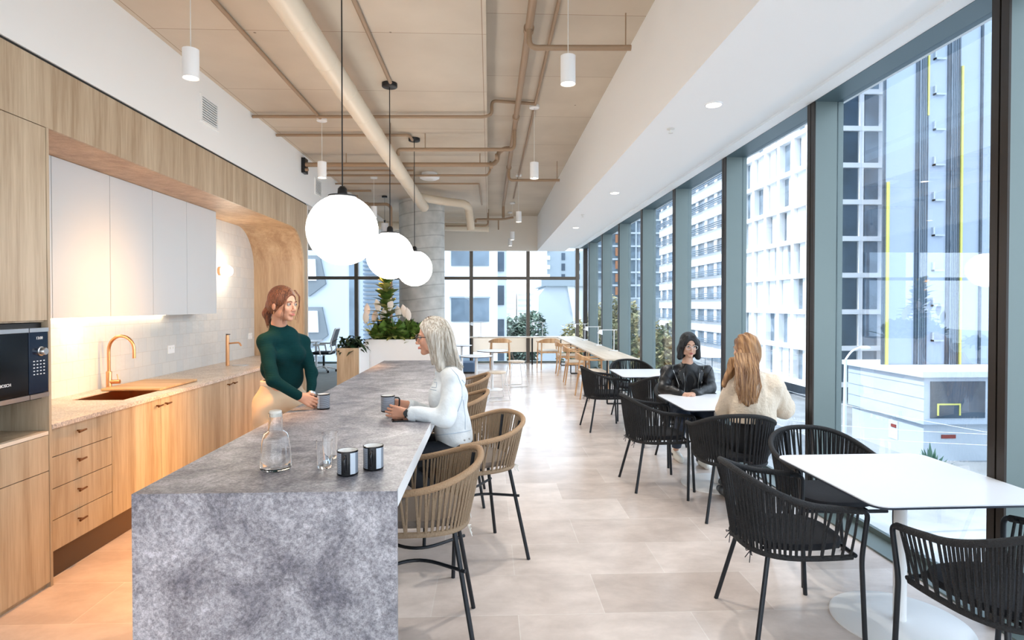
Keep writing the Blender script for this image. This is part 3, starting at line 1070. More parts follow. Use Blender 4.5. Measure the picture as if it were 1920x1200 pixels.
service('ceiling_conduit', 'thin tan conduit lengthwise beside the sprinkler main, right of it', 'pipe', [([L(0.497, 3.755, -1), L(0.497, 3.755, 6.4)], 0.015, 'tube', None)], P_, PG)
service('ceiling_conduit', 'thin tan conduit lengthwise farther along to the third pendant', 'pipe', [([L(0.497, 3.755, 6.6), L(0.497, 3.755, 12.0)], 0.013, 'tube', None)], P_, PG)
service('sprinkler_pipe', 'short tan branch pipe over the nearest right pendant', 'pipe', [([L(0.30, 3.66, 4.45), L(0.30, 3.52, 4.45), L(1.06, 3.52, 4.45)], 0.021, 'tube', None), ([L(1.02, 3.52, 4.45), L(1.02, 3.777, 4.45)], 0.005, 'hanger', None)], P_, PG)
service('sprinkler_pipe', 'short tan branch pipe over the second right pendant, ending before the soffit', 'pipe', [([L(0.30, 3.66, 9.0), L(0.30, 3.49, 9.0), L(1.07, 3.49, 9.0)], 0.021, 'tube', None), ([L(1.03, 3.49, 9.0), L(1.03, 3.777, 9.0)], 0.005, 'hanger', None)], P_, PG)
service('sprinkler_pipe', 'short tan cross pipe with valves near the far beam', 'pipe', [([L(-0.28, 3.35, 12.6), L(-0.28, 3.42, 12.6), L(0.30, 3.42, 12.6), L(0.52, 3.46, 12.6)], 0.022, 'tube', None), ([L(0.20, 3.42, 12.6), L(0.20, 3.2, 12.6)], 0.014, 'drop', None)], P_, PG)
service('drain_pipe', 'tan pipe that turns down beside the concrete column', 'pipe', [([L(-2.48, 3.45, 10.9), L(-1.86, 3.45, 10.9), L(-1.80, 3.40, 10.9), L(-1.80, 0.01, 10.9)], 0.028, 'tube', None)], P_, PG)
for (x0, x1, z, d, lab) in ((-2.48, -2.02, 3.56, 10.2, 'short tan conduit stub behind the nearest globe, upper of three'), (-2.48, -2.28, 3.50, 10.35, 'short tan conduit stub behind the nearest globe, middle of three'), (-2.48, -2.15, 3.42, 10.6, 'short tan conduit stub behind the nearest globe, lower of three')):
    service('ceiling_conduit', lab, 'pipe', [([L(x0, z, d), L(x1, z, d)], 0.02, 'tube', None)], P_, PG)
service('ceiling_conduit', 'low tan pipe across below the ceiling right of the column', 'pipe', [([L(-0.95, 3.33, 13.0), L(-0.06, 3.33, 13.0), L(-0.02, 3.38, 13.0), L(-0.02, 3.7, 13.0)], 0.018, 'tube', None)], P_, PG)

ap = thing('access_point', 'round white disc fitting on the ceiling left of the step', 'ceiling fitting', L(-0.91, 3.52, 9.1))
MB().lathe([(0.0, 0), (0.11, 0.0), (0.15, 0.02), (0.155, 0.05), (0.12, 0.055), (0.12, 0.1)], L(-0.91, 3.52, 9.1), 32, close=False).build('disc', M['white_metal'], ap, True)
MB().lathe([(0.0, 0), (0.06, 0.002)], L(-0.91, 3.517, 9.1), 24, close=False).build('centre_ring', M['off_white'], ap, True)
pn = thing('wall_valve', 'small black valve box where the main pipe meets the white wall', 'valve', L(-2.47, 3.36, 7.95))
MB().box(-2.489, -2.44, 7.88 + .1, 8.02 + .1, 3.36, 3.56).build('box', M['black_metal'], pn, bevel=0.004)
MB().tube([L(-2.44, 3.40, 7.9), L(-2.40, 3.40, 7.9)], 0.02, 10).build('valve_wheel', M['pipe'], pn, True)


# ================================================================== CHAIRS
def rope_chair(label, style):
    """tub chair woven in rope; faces +X; origin on the floor under the seat centre"""
    if style == 'black':
        zr, za, zb, rr = 0.425, 0.655, 0.80, 0.245
        mrope, mrim, mcush, legsplay = M['rope_black'], M['rope_black'], M['cushion_black'], 0.03
    else:
        zr, za, zb, rr = 0.585, 0.77, 0.885, 0.235
        mrope, mrim, mcush, legsplay = M['rope_tan'], M['rope_rim'], M['cushion_tan'], 0.05
    ra = 0.30
    root = thing('dining_armchair' if style == 'black' else 'counter_stool', label, 'chair' if style == 'black' else 'bar stool')
    N = 60

    def rim(t):
        # t in 0..1 from front of one arm around the back to the other arm
        a = -(t - 0.5) * 2
        ang = a * math.radians(112)
        # superellipse plan, back at -x
        c, s = math.cos(ang), math.sin(ang)
        x = -ra * (abs(c) ** 0.8) * (1 if c > 0 else -1)
        y = ra * (abs(s) ** 0.75) * (1 if s > 0 else -1)
        x = x + (0.075 * max(0, -c) / 0.38 if c < 0 else 0)
        w = 0.55 * (0.5 + 0.5 * math.cos(PI * abs(a))) + 0.45 * (1 - abs(a) ** 1.6)
        z = za + (zb - za) * w
        return Vector((x, y, z))

    def ring(t):
        a = -(t - 0.5) * 2
        ang = a * math.radians(112)
        c, s = math.cos(ang), math.sin(ang)
        x = -rr * (abs(c) ** 0.8) * (1 if c > 0 else -1)
        y = rr * (abs(s) ** 0.72) * (1 if s > 0 else -1)
        x = x + (0.085 * max(0, -c) / 0.38 if c < 0 else 0)
        return Vector((x, y, zr))
    top = [rim(k / N) for k in range(N + 1)]
    bot = [ring(k / N) for k in range(N + 1)]
    MB().tube(top, 0.0155, 10).build('top_rail', mrim, root, True)
    # ropes, wound in a zigzag
    w = MB()
    n_r = 78
    for i in range(n_r):
        t0 = 0.012 + 0.976 * i / (n_r - 1)
        p, q = rim(t0), ring(t0 + (0.006 if i % 2 else -0.006))
        mid = (p + q) / 2 + Vector((p.x, p.y, 0)).normalized() * 0.012 * (1 if i % 2 else -1) * 0.35
        w.tube([p, mid, q + Vector((0, 0, -0.012))], 0.0062, 5, cap=False)
    w.tube([b + Vector((0, 0, -0.003)) for b in bot], 0.0135, 8)
    w.build('rope_weave', mrope, root, True)
    # seat frame ring
    fr = MB()
    front = [(0.215, -rr * 0.93, zr), (0.225, 0, zr), (0.215, rr * 0.93, zr)]
    fr.tube(fillet(front, 0.03), 0.011, 8)
    fr.tube([(-0.19, -0.12, zr), (0.2, -0.12, zr)], 0.009, 8).tube([(-0.19, 0.12, zr), (0.2, 0.12, zr)], 0.009, 8)
    for s in (1, -1):
        fr.tube([(-0.225, s * 0.105, zr), (-0.268, s * 0.125, zb - 0.03)], 0.009, 8)
    fr.build('seat_frame', M['chair_black'], root, True)
    # cushion
    prof = []
    seat = MB()
    nn = 32
    rings = [(0.90, 0.012), (0.985, 0.022), (1.0, 0.036), (0.975, 0.05), (0.86, 0.058), (0.5, 0.062)]
    vs_ = []
    for (sc_, dz) in rings:
        for k in range(nn):
            a = 2 * PI * k / nn
            c, s = math.cos(a), math.sin(a)
            vs_.append((0.005 + 0.222 * sc_ * abs(c) ** 0.7 * (1 if c > 0 else -1), 0.215 * sc_ * abs(s) ** 0.7 * (1 if s > 0 else -1), zr + dz))
    fs = [tuple(range(nn))[::-1]]
    for i in range(len(rings) - 1):
        for k in range(nn):
            l = (k + 1) % nn
            fs.append((i * nn + k, i * nn + l, (i + 1) * nn + l, (i + 1) * nn + k))
    fs.append(tuple(range((len(rings) - 1) * nn, len(rings) * nn)))
    seat.add(vs_, fs)
    seat.build('cushion', mcush, root, True)
    # legs: front legs run up into the arm posts
    e0, e1 = rim(0), rim(1)
    for e, s in ((e1, -1 if e1.y < 0 else 1), (e0, -1 if e0.y < 0 else 1)):
        foot = Vector((0.245, s * 0.262, 0))
        MB().tube(fillet([e + Vector((-0.05, 0, 0.003)), e + Vector((0.028, 0, 0.0)), Vector((0.222, s * (rr + 0.018), zr)), foot], 0.045, 7), 0.0115, 10).build('leg', M['chair_black'], root, True)
    for s in (1, -1):
        top_ = Vector((-0.17, s * 0.165, zr))
        foot = Vector((-0.25 - legsplay * .4, s * 0.245, 0))
        MB().tube([top_, foot], 0.0115, 10).build('leg', M['chair_black'], root, True)
    # tie bows at the back of the seat
    for s in (1, -1):
        b = MB()
        p = Vector((-0.235, s * 0.12, zr - 0.008))
        b.tube([p, p + Vector((-0.015, 0.025, -0.005)), p + Vector((-0.01, 0.03, -0.015)), p], 0.0022, 5)
        b.tube([p, p + Vector((-0.015, -0.022, -0.008)), p + Vector((-0.008, -0.03, -0.015)), p], 0.0022, 5)
        b.tube([p, p + Vector((-0.02, 0.02, -0.045))], 0.0022, 5).tube([p, p + Vector((-0.02, -0.03, -0.05))], 0.0022, 5)
        b.build('tie', M['cushion_black'] if style == 'black' else M['off_white'], root)
    if style != 'black':
        f = MB()
        zf = 0.40
        q = lambda x, s: Vector((x, s * 0.222, zf))
        for s in (1, -1):
            pa, pb = Vector((0.235, s * 0.245, zf)), Vector((-0.222, s * 0.21, zf))
            f.tube(fillet([pa, (pa + pb) / 2 * 0.0 + Vector((0.02, s * 0.02, zf)), pb], 0.16, 8), 0.0085, 8)
        f.build('footrest', M['chair_black'], root, True)
    return root


def place(proto, kids, first, X, d, face_deg, label, group):
    """face_deg: facing direction, 0 = +X, 90 = +Y"""
    o = proto if first else copy_tree(proto, kids)
    o.location = (X, TY(X, d), 0)
    o.rotation_euler = (0, 0, math.radians(face_deg) - YAW * 0)
    o['label'] = label
    o['group'] = group
    return o


bp_ = rope_chair('black', 'black')
bk = kids_of(bp_)
G1 = 'black rope dining armchairs at the white tables'
blk = [
    (1.50, 2.98, 0, 'black rope armchair on the aisle side of the nearest white table'),
    (2.05, 2.36, 97, 'black rope armchair in the bottom right corner, back to the camera'),
    (2.05, 3.58, -92, 'black rope armchair tucked behind the nearest white table'),
    (1.49, 5.28, 4, 'black rope armchair on the aisle side of the middle table with two women'),
    (1.86, 4.56, 84, 'black rope armchair under the woman in the cream jumper'),
    (2.02, 6.05, -90, 'black rope armchair under the woman in the black leather jacket'),
    (1.50, 7.68, 6, 'black rope armchair on the aisle side of the farthest white table'),
    (1.97, 6.88, 90, 'black rope armchair partly hidden behind the leather jacket, near side of the farthest table'),
    (2.03, 8.38, -90, 'black rope armchair tucked behind the farthest white table'),
]
for i, (X, d, a, lab) in enumerate(blk):
    place(bp_, bk, i == 0, X, d, a, lab, G1)
tp = rope_chair('tan', 'tan')
tk = kids_of(tp)
G2 = 'tan rope counter stools along the island'
tan = [
    (-0.34, 2.84, 183, 'empty tan rope counter stool nearest the camera at the island'),
    (-0.10, 3.80, 205, 'tan rope counter stool under the blonde woman in denim'),
    (-0.31, 4.88, 180, 'third tan rope counter stool, only its rim showing past the denim jacket'),
    (-0.30, 6.1, 182, 'farthest tan rope counter stool at the far end of the island'),
]
for i, (X, d, a, lab) in enumerate(tan):
    place(tp, tk, i == 0, X, d, a, lab, G2)


# ================================================================== TABLES
def rounded(x0, x1, y0, y1, r, n=6):
    pts = []
    for (cx_, cy_, a0) in ((x1 - r, y1 - r, 0), (x0 + r, y1 - r, PI / 2), (x0 + r, y0 + r, PI), (x1 - r, y0 + r, 1.5 * PI)):
        for k in range(n + 1):
            a = a0 + PI / 2 * k / n
            pts.append((cx_ + r * math.cos(a), cy_ + r * math.sin(a)))
    return pts


def cafe_table(label):
    o = thing('cafe_table', label, 'table', (0, 0, 0), 'white square cafe tables by the windows')
    MB().prism(rounded(-0.43, 0.43, -0.44, 0.44, 0.07), 'z', 0.727, 0.735).build('table_edge', M['table_edge'], o)
    MB().prism(rounded(-0.427, 0.427, -0.437, 0.437, 0.067), 'z', 0.735, 0.740).build('tabletop', M['table_white'], o)
    MB().lathe([(0.03, 0.012), (0.03, 0.715)], (0, 0, 0), 28).lathe([(0.12, 0.715), (0.12, 0.727)], (0, 0, 0), 28).build('pedestal', M['white_metal'], o, True)
    MB().lathe([(0.315, 0), (0.315, 0.006), (0.305, 0.012), (0.032, 0.014)], (0, 0, 0), 64).build('base_plate', M['white_metal'], o, True)
    return o


ct = cafe_table('nearest white square cafe table in the right foreground')
ck = kids_of(ct)
for i, (X, d, a, lab) in enumerate(((2.07, 2.97, 1.0, 'nearest white square cafe table in the right foreground'), (2.04, 5.28, 0, 'middle white cafe table where two women sit'), (2.03, 7.52, 0, 'farthest white square cafe table, empty, before the long bench table'))):
    o = ct if i == 0 else copy_tree(ct, ck)
    o.location = (X, TY(X, d), 0)
    o.rotation_euler = (0, 0, math.radians(a))
    o['label'] = lab

def round_table(px, d, r, lab, edge=M['table_edge']):
    X = (px - 917) * d / 1110
    y = TY(X, d)
    o = thing('round_table', lab, 'table', (X, y, 0), 'small round white tables at the far end')
    MB().lathe([(r - 0.004, 0.723), (r, 0.727), (r, 0.733)], (X, y, 0), 40).build('table_edge', edge, o)
    MB().lathe([(r, 0.7335), (r - 0.002, 0.741)], (X, y, 0), 40).build('tabletop', M['table_white'], o)
    MB().lathe([(0.025, 0.01), (0.025, 0.72)], (X, y, 0), 20).build('pedestal', M['white_metal'], o, True)
    MB().lathe([(0.21, 0), (0.21, 0.008), (0.19, 0.012)], (X, y, 0), 40).build('base_plate', M['white_metal'], o, True)


round_table(893, 10.05, 0.275, 'small round white table just past the blonde woman')
round_table(923, 11.2, 0.29, 'small round white table before the wooden chair, farther right')
round_table(866, 12.7, 0.22, 'small round white table farthest left, partly behind the blonde hair')


def wire_stool(px, d, zt, lab, r=0.17, rot=0.3):
    X = (px - 917) * d / 1110
    y = TY(X, d)
    o = thing('round_stool', lab, 'stool', (X, y, 0), 'small round stools on white wire legs')
    MB().lathe([(r - 0.01, zt - 0.03), (r, zt - 0.02), (r, zt - 0.006), (r - 0.012, zt)], (X, y, 0), 32).build('seat', M['ply'], o, True)
    lg = MB()
    cs, sn = math.cos(rot), math.sin(rot)
    def R(a, b, z):
        return (X + a * cs - b * sn, y + a * sn + b * cs, z)
    for s in (1, -1):
        lg.tube(fillet([R(-0.12, s * 0.1, zt - 0.03), R(-0.19, s * 0.17, 0.008), R(0.19, s * 0.17, 0.008), R(0.12, s * 0.1, zt - 0.03)], 0.03), 0.007, 8)
    lg.build('wire_legs', M['white_metal'], o, True)


wire_stool(930.5, 10.0, 0.478, 'low round stool with white wire legs standing nearest the island')
wire_stool(968, 11.7, 0.50, 'round stool with white wire legs farther back in the walkway')
ot = thing('ottoman', 'slate blue upholstered ottoman behind the blonde hair', 'ottoman', (A(872, 684, 14.0).x, 14.0, 0))
ax = A(872, 684, 14.0).x
MB().prism(rounded(ax - 0.3, ax + 0.25, 13.8, 14.3, 0.06), 'z', 0.04, 0.26).build('cushion_body', mat('slate_blue_fabric', S(92, 116, 146), 0.9), ot, bevel=0.02)
MB().prism(rounded(ax - 0.28, ax + 0.23, 13.82, 14.28, 0.06), 'z', 0.0, 0.04).build('plinth', M['black_metal'], ot)

# long bench tables
lb = thing('long_table', 'long pale birch table running along the side windows', 'table', (2.11, 12.4, 0))
MB().box(1.84, 2.40, 9.36, YE - 0.55, 0.715, 0.74).build('tabletop', M['ply'], lb)
for y_ in (9.45, 11.6, 13.7, 15.6):
    MB().tube(fillet([(1.9, y_, 0.715), (1.9, y_, 0.012), (2.35, y_, 0.012), (2.35, y_, 0.715)], 0.02), 0.014, 8).build('leg_frame', M['black_metal'], lb, True)
eb = thing('long_table', 'pale birch table running across below the end windows', 'table', (0.66, 16.0, 0))
MB().box(-0.52, 2.40, YE - 0.55, YE - 0.07, 0.715, 0.74).build('tabletop', M['ply'], eb)
for x_ in (-0.50, 1.16):
    MB().box(x_ - 0.02, x_ + 0.02, YE - 0.53, YE - 0.49, 0, 0.715).build('leg', M['black_metal'], eb)
so = MB()
for (px, d) in ((1078, 14.3), (1099, 12.6), (1124, 11.1)):
    p = thing('power_socket', 'small white desk socket on the long window table, ' + {1078: 'farthest', 1099: 'middle', 1124: 'nearest'}[px] + ' of three', 'socket', (2.28, TY(2.28, d), 0.741), 'desk sockets on the long table')
    MB().lathe([(0.04, 0), (0.04, 0.012), (0.03, 0.016)], (2.28, TY(2.28, d), 0.741), 20).build('socket_body', M['white_metal'], p, True)
    MB().box(2.262, 2.268, TY(2.28, d) - .006, TY(2.28, d) + .006, .754, .759).box(2.292, 2.298, TY(2.28, d) - .006, TY(2.28, d) + .006, .754, .759).build('pin_slot', M['black_metal'], p)


def desk_lamp(X, d, lab, sx=-1):
    y = TY(X, d)
    o = thing('desk_lamp', lab, 'desk lamp', (X, y, 0.74), 'white desk lamps on the bench tables')
    MB().lathe([(0.08, 0), (0.08, 0.01), (0.02, 0.014)], (X, y, 0.741), 24).build('base', M['white_metal'], o, True)
    MB().tube([(X, y, 0.75), (X, y, 1.14)], 0.008, 10).build('post', M['white_metal'], o, True)
    MB().tube([(X + 0.06, y, 1.135), (X - 0.28, y, 1.135)], 0.007, 10).build('arm', M['white_metal'], o, True)
    MB().lathe([(0.055, 0), (0.03, 0.07), (0.02, 0.08)], (X - 0.27, y, 1.06), 20, close=False, axis=(0.35, 0, 1)).build('lamp_shade', M['white_metal'], o, True)


desk_lamp(2.34, 11.1, 'white desk lamp nearest on the long window table')
desk_lamp(2.34, 12.7, 'white desk lamp in the middle of the long window table')
desk_lamp(2.36, 14.6, 'white desk lamp farthest along the long window table')
desk_lamp(-0.22, 15.95, 'white desk lamp on the end table at its left end')
desk_lamp(1.44, 15.95, 'white desk lamp on the end table near the corner')


# wooden round-back chairs
def wood_chair(label):
    o = thing('wooden_armchair', label, 'chair')
    MB().prism(rounded(-0.22, 0.24, -0.25, 0.25, 0.06), 'z', 0.405, 0.445).build('seat_frame', M['ash'], o, bevel=0.008)
    MB().prism(rounded(-0.205, 0.225, -0.235, 0.235, 0.06), 'z', 0.446, 0.475).build('seat_pad', M['seat_pad'], o, bevel=0.01)
    for s in (1, -1):
        MB().tube([(0.22, s * 0.235, 0.66), (0.225, s * 0.245, 0.42), (0.235, s * 0.26, 0.0)], [0.014, 0.019, 0.012], 10).build('leg', M['ash'], o, True)
        MB().tube([(-0.17, s * 0.21, 0.68), (-0.19, s * 0.215, 0.42), (-0.25, s * 0.235, 0.0)], [0.014, 0.019, 0.012], 10).build('leg', M['ash'], o, True)
    # top rail: wide at the back, narrowing into arms
    n = 24
    vs_, fs = [], []
    for i in range(n + 1):
        t = i / n
        ang = (t - 0.5) * 2 * math.radians(118)
        x = -0.27 * math.cos(ang) + 0.0
        if abs(ang) > PI / 2:
            x = 0.27 * (abs(ang) - PI / 2) * 1.9
        y = 0.28 * math.copysign(min(1, abs(math.sin(ang)) ** 0.7) if abs(ang) < PI / 2 else 0.95, ang)
        back = max(0, math.cos(ang)) ** 2
        h = 0.014 + 0.045 * back
        z = 0.675 + 0.045 * back
        dx, dy = math.cos(ang), -math.sin(ang)
        w = 0.016
        nx, ny = (-math.cos(ang), math.sin(ang)) if abs(ang) < PI / 2 else (0, math.copysign(1, y))
        for (a, b) in ((1, 1), (1, -1), (-1, -1), (-1, 1)):
            vs_.append((x + nx * w * a, y + ny * w * a, z + h * b))
    for i in range(n):
        for k in range(4):
            l = (k + 1) % 4
            fs.append((i * 4 + k, i * 4 + l, (i + 1) * 4 + l, (i + 1) * 4 + k))
    fs += [(3, 2, 1, 0), (n * 4, n * 4 + 1, n * 4 + 2, n * 4 + 3)]
    MB().add(vs_, fs).build('backrest', M['ash'], o, True, bevel=0.006)
    return o


wp = wood_chair('a')
wk = kids_of(wp)
G3 = 'wooden armchairs at the bench tables'
wd = [(0.28, 14.95, 90, 'wooden armchair on its own at the end table, left of the dark post'),
      (1.50, 14.9, 95, 'wooden armchair at the end table close to the corner'),
      (1.80, 13.6, 0, 'farthest wooden armchair tucked under the long window table'),
      (1.78, 12.05, -3, 'middle wooden armchair tucked under the long window table'),
      (1.78, 10.25, 2, 'nearest wooden armchair tucked under the long window table')]
for i, (X, d, a, lab) in enumerate(wd):
    place(wp, wk, i == 0, X, d, a, lab, G3)

# office area: chair and desk on the carpet
of = thing('office_chair', 'white and black swivel office chair on the grey carpet', 'office chair', (-3.95, 14.3, 0))
ox, oy = -3.95, 14.3
MB().prism([(ox - 0.24 + px_, oy + py_) for px_, py_ in rounded(0, 0.48, -0.24, 0.24, 0.08)], 'z', 0.43, 0.49).build('seat', M['cushion_black'], of, bevel=0.02)
bk_ = []
MB().prism([(ox + 0.20, 0.62), (ox + 0.23, 0.62), (ox + 0.33, 1.02), (ox + 0.30, 1.02)], 'y', oy - 0.2, oy + 0.2).build('backrest', M['black_metal'], of)
MB().tube(fillet([(ox + 0.05, oy - 0.22, 0.42), (ox + 0.26, oy - 0.22, 0.5), (ox + 0.22, oy - 0.22, 0.7), (ox + 0.33, oy - 0.22, 1.04), (ox + 0.33, oy + 0.22, 1.04), (ox + 0.22, oy + 0.22, 0.7), (ox + 0.26, oy + 0.22, 0.5), (ox + 0.05, oy + 0.22, 0.42)], 0.06), 0.018, 10).build('back_frame', M['white_metal'], of, True)
for s in (1, -1):
    MB().tube(fillet([(ox, oy + s * 0.27, 0.42), (ox - 0.05, oy + s * 0.28, 0.66), (ox - 0.18, oy + s * 0.28, 0.67), (ox + 0.1, oy + s * 0.28, 0.67)], 0.02), 0.018, 8).build('armrest', M['white_metal'], of, True)
MB().tube([(ox, oy, 0.12), (ox, oy, 0.43)], 0.025, 12).build('gas_lift', M['black_metal'], of, True)
st_ = MB()
ct_ = []
for k in range(5):
    a = 2 * PI * k / 5 + 0.3
    e = Vector((ox + 0.28 * math.cos(a), oy + 0.28 * math.sin(a), 0.075))
    st_.tube([(ox, oy, 0.13), e], [0.03, 0.016], 8)
    ct_.append(e)
st_.build('star_base', M['white_metal'], of, True)
for e in ct_:
    MB().lathe([(0.028, -0.02), (0.03, 0), (0.028, 0.02)], e + Vector((0, 0, -0.045)), 14, axis=(1, 0.4, 0)).build('castor', M['black_metal'], of, True)
dk = thing('office_desk', 'white office desk behind the swivel chair by the far window', 'desk', (-4.95, 14.6, 0))
MB().box(-5.7, -4.15, 14.2, 15.0, 0.70, 0.73).build('desktop', M['table_white'], dk, bevel=0.004)
for (x_, y_) in ((-5.6, 14.3), (-4.3, 14.3), (-5.6, 14.9), (-4.3, 14.9)):
    MB().box(x_ - 0.025, x_ + 0.025, y_ - 0.025, y_ + 0.025, 0, 0.70).build('leg', M['white_metal'], dk)

# ================================================================== PLANTERS
po = thing('wooden_planter', 'oak faced planter box at the end of the island holding dark foliage', 'planter', (-1.96, 8.6, 0))
MB().box(-2.10, -1.80, 8.25, 8.27, 0.0, 1.005).build('front_panel', M['wood'], po)
MB().box(-2.10, -2.085, 8.27, 8.98, 0, 1.005).box(-1.815, -1.80, 8.27, 8.98, 0, 1.005).box(-2.085, -1.815, 8.96, 8.98, 0, 1.005).build('side_panel', M['planter_white'], po)
MB().box(-2.085, -1.815, 8.27, 8.96, 0.9, 0.96).build('soil', M['soil'], po)
pw = thing('white_planter', 'long white planter box behind the island end with tall greenery', 'planter', (-1.2, 9.25, 0))
MB().box(-1.87, -0.62, 9.0, 9.02, 0.0, 1.08).box(-1.87, -1.85, 9.02, 9.6, 0, 1.08).box(-0.64, -0.62, 9.02, 9.6, 0, 1.08).box(-1.87, -0.62, 9.6, 9.62, 0, 1.08).build('box', M['planter_white'], pw)
MB().box(-1.85, -0.64, 9.02, 9.6, 0.96, 1.04).build('soil', M['soil'], pw)
rnd = random.Random(5)


def bushy(name, label, cat, base, n, lmin, lmax, wr, m, spread, h, group=None, droop=0.4, elev=(0.2, 1.3)):
    o = thing(name, label, cat, base, group)
    lf = MB()
    for k in range(n):
        a = rnd.uniform(0, 2 * PI)
        el = rnd.uniform(*elev)
        d = Vector((math.cos(a) * math.cos(el), math.sin(a) * math.cos(el), math.sin(el)))
        b = Vector(base) + Vector((rnd.uniform(-1, 1) * spread[0], rnd.uniform(-1, 1) * spread[1], rnd.uniform(0.0, 1) * h))
        ln = rnd.uniform(lmin, lmax)
        lf.leaf(b, d, ln, ln * wr, droop)
    lf.build('foliage', m, o, True)
    st = MB()
    for k in range(7):
        st.tube([Vector(base) + Vector((rnd.uniform(-.5, .5) * spread[0], rnd.uniform(-.5, .5) * spread[1], -0.02)), Vector(base) + Vector((rnd.uniform(-1, 1) * spread[0], rnd.uniform(-1, 1) * spread[1], h))], 0.006, 5)
    st.build('stem', M['stem'], o, True)
    return o


bushy('leafy_plant', 'dark leaved plant trailing over the oak faced planter', 'plant', (-1.96, 8.55, 0.95), 150, 0.12, 0.24, 0.3, M['leaf_dark'], (0.13, 0.22), 0.16, 'planter plants', 0.75, (-0.1, 1.2))
p2 = bushy('leafy_plant', 'low green shrub at the front of the white planter', 'plant', (-1.45, 9.2, 1.04), 190, 0.12, 0.22, 0.42, M['leaf_lime'], (0.34, 0.14), 0.12, 'planter plants', 0.4, (0.0, 1.2))
bushy('leafy_plant', 'dark bushy plant at the right of the white planter', 'plant', (-1.22, 9.35, 1.04), 150, 0.14, 0.26, 0.3, M['leaf_dark'], (0.12, 0.12), 0.2, 'planter plants', 0.3, (0.2, 1.4))
# fig with stacked broad leaves
tr = thing('fig_tree', 'tall fig plant with broad stacked leaves rising behind the pendants', 'plant', (-1.61, 9.35, 1.04))
MB().tube([(-1.61, 9.35, 1.0), (-1.59, 9.35, 1.5), (-1.60, 9.35, 2.0)], [0.016, 0.012, 0.006], 8).build('trunk', M['stem'], tr, True)
lf, lf2 = MB(), MB()
for k in range(44):
    k = k * 46 / 44
    z = 1.2 + 0.78 * k / 46
    a = k * 2.4 + rnd.uniform(-.5, .5)
    el = 0.25 + 0.65 * k / 46
    rr_ = 0.02
    ln = rnd.uniform(0.24, 0.40) * (1.1 - 0.4 * k / 46)
    (lf if rnd.random() < .5 else lf2).leaf((-1.60, 9.35, z), (math.cos(a) * math.cos(el), math.sin(a) * math.cos(el), math.sin(el)), ln, ln * 0.62, 0.25)
lf.build('foliage', M['leaf'], tr, True)
lf2.build('young_foliage', M['leaf_lime'], tr, True)
pl = thing('peace_lily', 'peace lily with upright white flowers in the white planter', 'plant', (-1.5, 9.2, 1.04))
lf = MB()
for k in range(190):
    a = rnd.uniform(0, 2 * PI)
    el = rnd.uniform(0.5, 1.45)
    ln = rnd.uniform(0.30, 0.50)
    lf.leaf((-1.44 + rnd.uniform(-.3, .34), 9.22 + rnd.uniform(-.1, .15), 1.05), (math.cos(a) * math.cos(el), math.sin(a) * math.cos(el), math.sin(el)), ln, ln * 0.3, 0.25)
lf.build('foliage', M['leaf'], pl, True)
fl = MB()
st = MB()
for (px, py) in ((688, 588), (711, 580), (722, 588), (730, 578), (748, 592), (760, 590), (767, 596), (700, 600), (716, 596), (686, 602)):
    p = A(px, py, 9.15 + rnd.uniform(0, .2))
    fl.leaf(p - Vector((0, 0, 0.04)), (rnd.uniform(-.3, .3), -0.2, 1), 0.2, 0.1, -0.05, up=(0, 1, 0), fold=0.4)
    st.tube([p, (-1.5 + (p.x + 1.5) * 0.6, 9.22, 1.04)], 0.003, 5)
fl.build('flower', M['petal'], pl, True)
st.build('stem', M['stem'], pl, True)

# ================================================================== THINGS ON THE ISLAND
def mug_mat(name):
    t = NT(name)
    tc = t.node('ShaderNodeTexCoord')
    wv = t.node('ShaderNodeTexWave', wave_type='BANDS', bands_direction='Z')
    wv.inputs['Scale'].default_value = 68
    t.link(tc.outputs['Object'], wv.inputs['Vector'])
    r = t.node('ShaderNodeValToRGB')
    r.color_ramp.elements[0].position = 0.35
    r.color_ramp.elements[0].color = S(52, 60, 72)
    r.color_ramp.elements[1].position = 0.6
    r.color_ramp.elements[1].color = S(178, 186, 198)
    t.link(wv.outputs['Fac'], r.inputs[0])
    t.link(r.outputs[0], t.b.inputs['Base Color'])
    t.b.inputs['Roughness'].default_value = 0.25
    return t.m


M['mug'] = mug_mat('striped_mug_glaze')
M['mug_black'] = mat('black_glaze', S(14, 14, 18), 0.12)
M['mug_white'] = mat('white_glaze', S(240, 238, 234), 0.15)


